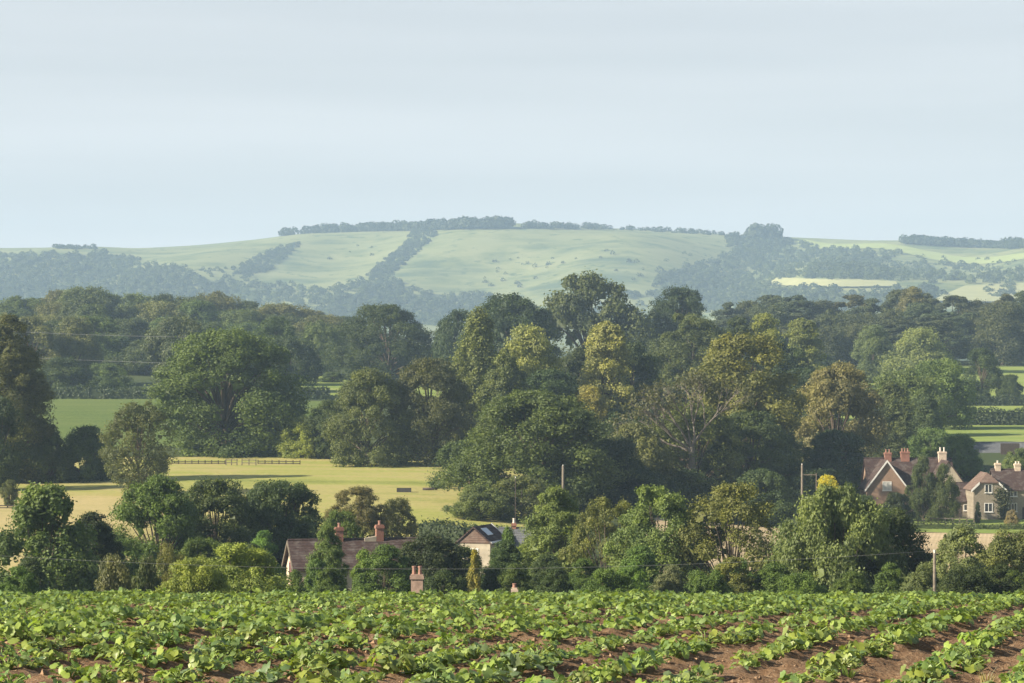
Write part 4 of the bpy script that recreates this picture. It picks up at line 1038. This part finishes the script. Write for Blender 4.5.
# ------------------------------------------------------------------ poles, wires, fences
def pole(px, d, ytop, name, label, rad=.12, arm=False, mat='wood'):
    x, y, z = at(px, d); H = zy(ytop, d)-z
    t = thing(name, label, 'pole', (x, y, z))
    mb = MB(); mb.tube([(0, 0, -.5), (0, 0, H*.5), (0, 0, H)], [rad*1.15, rad, rad*.85], 8); mb.build('post', M[mat], t, smooth=True)
    if arm:
        mb = MB(); mb.box(-.9, .9, -.2, -.1, H-.45, H-.3); mb.build('crossarm', M[mat], t)
    for xx in ((-.7, .7) if arm else (0,)):
        mb = MB(); mb.tube([(xx, -.15 if arm else 0, H-.3 if arm else H), (xx, -.15 if arm else 0, H-.05 if arm else H+.16)], [.05, .07], 6); mb.build('insulator', M['white'], t)
    return (x, y, z+H)
def wire(a, b, sag, label, rad=.02, group=None, n=24):
    mb = MB(); a = np.array(a); b = np.array(b)
    mb.tube([tuple(a+(b-a)*t-np.array([0, 0, sag*4*t*(1-t)])) for t in np.linspace(0, 1, n)], rad, 5)
    tag(mb.build('overhead_wire', M['wire'], smooth=True), label, 'wire', group)
a = pole(934.5, 126, 553, 'wire_pole', 'slim pale wooden pole at the field edge beside the grey-green bush', .085)
b_ = pole(-140, 126, 548, 'wire_pole', 'wooden pole carrying the thin wire past the cottage, beyond the tall sunlit tree', .085)
wire((a[0], a[1], a[2]+.12), (b_[0], b_[1], b_[2]+.12), 1.05, 'thin sagging wire along the field edge in front of the cottage', .0048)
pole(563, 300, 466, 'wire_pole', 'bare wooden pole in front of the wide dark oak', .16)
pole(541.5 if False else 515.5, 282, 478, 'wire_pole', 'thin grey post at the end of the clipped dark hedge', .05, False, 'darkwood')
pole(802, 285, 465, 'wire_pole', 'wooden pole with a crossarm beside the bright yellow shrub', .13, False)
mb = MB(); x, y, z = at(809, 285); mb.box(-.75, .9, -.05, .05, zy(475.2, 285)-z, zy(474.4, 285)-z); mb.box(.78, .87, -.06, .06, -.5, zy(473, 285)-z); mb.build('rail', M['wood'], None, (x, y, z)); 
tag(bpy.context.scene.objects['rail'], 'pale wooden rail and post beside the wooden pole, next to the yellow shrub', 'rail')
p1 = pole(-120, 600, 322, 'power_pole', 'tall power pole standing beyond the tall dull tree, carrying two wires', .2, True)
p2 = pole(222, 600, 337, 'power_pole', 'tall power pole hidden behind the great oak, carrying two wires', .2, True)
wire((p1[0], p1[1]-.15, p1[2]-.1), (p2[0], p2[1]-.15, p2[2]-.1), .8, 'upper pale power wire crossing the dark wood', .035)
wire((p1[0], p1[1]-.15, p1[2]-6.4), (p2[0], p2[1]-.15, p2[2]-6.6), .5, 'lower pale power wire crossing the dark wood', .035)
def rail_fence(px0, px1, d, label, h=1.2, n=5, rails=(.35, .7, 1.1), mat='wood', cat='fence', dd=0.):
    a = np.array(at(px0, d)); b = np.array(at(px1, d+dd)); t = thing('rail_fence', label, cat, tuple(a)); L = b-a
    for k in range(n+1):
        p = L*k/n; p[2] = float(gz(a[0]+p[0], a[1]+p[1]))-a[2]
        mb = MB(); mb.box(p[0]-.07, p[0]+.07, p[1]-.07, p[1]+.07, p[2]-.4, p[2]+h); mb.build('post', M[mat], t)
    for rh in rails:
        mb = MB(); mb.prism([(0, -.12, rh-.06), (0, -.12, rh+.06), (0, -.08, rh+.06), (0, -.08, rh-.06)], tuple(L)); mb.build('rail', M[mat], t)
rail_fence(931, 974, 333, 'pale post and rail fence in front of the outbuilding and evergreens', 1.1, 6, (.45, .98))
rail_fence(906, 924, 331, 'short low rail fence under the dark upright evergreen', .9, 3, (.4, .8))
rail_fence(226, 237, 384, 'first of two short hurdles in the meadow by the great oak', 1.1, 2, (.5, .95))
rail_fence(242, 256, 384, 'second of two short hurdles in the meadow, nearer the pale shrub', 1.1, 2, (.5, .95))
rail_fence(172, 225, 387, 'low dark rail fence running along the meadow from the great oak', .7, 8, (.25, .5), 'darkwood')
rail_fence(258, 300, 388, 'low dark rail fence continuing towards the pale shrub', .75, 6, (.25, .55), 'darkwood')
rail_fence(-10, 60, 300, 'low dark rail fence behind the young sapling in the tan meadow', .7, 8, (.25, .5), 'darkwood')
# water trough and log in the meadow
x, y, z = at(404, 330); t = thing('water_trough', 'dark rectangular water trough standing in the meadow', 'trough', (x, y, z+.1))
mb = MB(); mb.box(-.95, .95, -.4, .4, 0, .42); 
mb.box(-.95, -.87, -.4, .4, .42, .55); mb.box(.87, .95, -.4, .4, .42, .55); mb.box(-.87, .87, -.4, -.33, .42, .55); mb.box(-.87, .87, .33, .4, .42, .55); mb.build('basin', M['trough'], t)
mb = MB(); mb.box(-.8, -.6, -.3, .3, -.2, -.002); mb.box(.6, .8, -.3, .3, -.2, -.002); mb.build('plinth', M['stone'], t)
x, y, z = at(430, 334); mb = MB(); mb.tube([(-1., 0, .2), (0, .05, .22), (1., -.05, .2)], [.16, .17, .12], 8)
tag(mb.build('log', M['darkwood'], None, (x, y, z+.1), smooth=True), 'dark fallen log lying in the meadow beside the trough', 'log')

# ------------------------------------------------------------------ air
mb = MB(); mb.box(-2700, 2700, -90, 5200, -24, 330)
tv = bpy.data.materials.new('haze'); tv.use_nodes = True; nt = tv.node_tree; nt.nodes.remove(nt.nodes['Principled BSDF'])
pv = nt.nodes.new('ShaderNodeVolumePrincipled'); pv.inputs['Color'].default_value = (.54, .75, 1., 1); pv.inputs['Density'].default_value = .00017; pv.inputs['Anisotropy'].default_value = 0.
nt.links.new(pv.outputs[0], nt.nodes['Material Output'].inputs['Volume'])
tag(mb.build('haze', tv), kind='stuff')

# ------------------------------------------------------------------ light
EL, AZ = R(28), math.atan2(-.93, -.36)           # towards the sun: from the side, a little behind the viewer
sun = bpy.data.lights.new('sun', 'SUN'); sun.energy = 5.0; sun.angle = R(.55); sun.color = (1, .90, .74)
so = bpy.data.objects.new('sun', sun); COL.objects.link(so)
from mathutils import Vector
dirv = Vector((math.sin(AZ)*math.cos(EL), math.cos(AZ)*math.cos(EL), math.sin(EL)))
so.rotation_euler = dirv.to_track_quat('Z', 'Y').to_euler(); so.location = dirv*300
w = bpy.data.worlds.new('World'); sc.world = w; w.use_nodes = True; nt = w.node_tree; N = nt.nodes
bg = N['Background']; bg.inputs['Strength'].default_value = .05
sky = N.new('ShaderNodeTexSky'); sky.sky_type = 'NISHITA'; sky.sun_disc = False; sky.sun_elevation = EL; sky.sun_rotation = AZ % (2*math.pi); sky.dust_density = 2.; sky.air_density = 1.; sky.ozone_density = 1.
tc = N.new('ShaderNodeTexCoord'); mp = N.new('ShaderNodeMapping'); mp.inputs['Scale'].default_value = (1.6, 1.6, 30.); nt.links.new(tc.outputs['Generated'], mp.inputs[0])
no = N.new('ShaderNodeTexNoise'); no.inputs['Scale'].default_value = 1.; no.inputs['Detail'].default_value = 5; no.inputs['Roughness'].default_value = .5; nt.links.new(mp.outputs[0], no.inputs['Vector'])
sp = N.new('ShaderNodeSeparateXYZ'); nt.links.new(tc.outputs['Generated'], sp.inputs[0])
m1 = N.new('ShaderNodeMapRange'); nt.links.new(sp.outputs['Z'], m1.inputs[0])
for i, v in enumerate((0.06, .42, .88, .0)): m1.inputs[i+1].default_value = v
m2 = N.new('ShaderNodeMapRange'); nt.links.new(no.outputs['Fac'], m2.inputs[0])
for i, v in enumerate((.35, .7, -.05, .08)): m2.inputs[i+1].default_value = v
ad = N.new('ShaderNodeMath'); ad.operation = 'ADD'; ad.use_clamp = True; nt.links.new(m1.outputs[0], ad.inputs[0]); nt.links.new(m2.outputs[0], ad.inputs[1])
mx = N.new('ShaderNodeMix'); mx.data_type = 'RGBA'; nt.links.new(ad.outputs[0], mx.inputs[0]); nt.links.new(sky.outputs[0], mx.inputs[6]); mx.inputs[7].default_value = (8.35, 8.3, 8.2, 1)
m3 = N.new('ShaderNodeMapRange'); nt.links.new(no.outputs['Fac'], m3.inputs[0])
for i, v in enumerate((.36, .66, .955, 1.035)): m3.inputs[i+1].default_value = v
vm = N.new('ShaderNodeVectorMath'); vm.operation = 'SCALE'; nt.links.new(mx.outputs[2], vm.inputs[0]); nt.links.new(m3.outputs[0], vm.inputs['Scale'])
nt.links.new(vm.outputs[0], bg.inputs['Color'])

# ------------------------------------------------------------------ camera
cam = bpy.data.cameras.new('camera'); cam.sensor_width = 36; cam.lens = F*36/1024; cam.shift_y = (HY-341.5)/1024; cam.clip_start = .5; cam.clip_end = 20000
co = bpy.data.objects.new('camera', cam); COL.objects.link(co); co.location = (0, 0, 0); co.rotation_euler = (R(90), 0, 0); sc.camera = co
vs = sc.view_settings; vs.view_transform = 'Standard'; vs.look = 'None'; vs.gamma = 1; vs.exposure = 1.08; vs.use_curve_mapping = False
cy = sc.cycles; cy.use_denoising = True; cy.max_bounces = 5; cy.diffuse_bounces = 3; cy.glossy_bounces = 2; cy.transmission_bounces = 3; cy.transparent_max_bounces = 6; cy.volume_bounces = 1
cy.use_adaptive_sampling = True
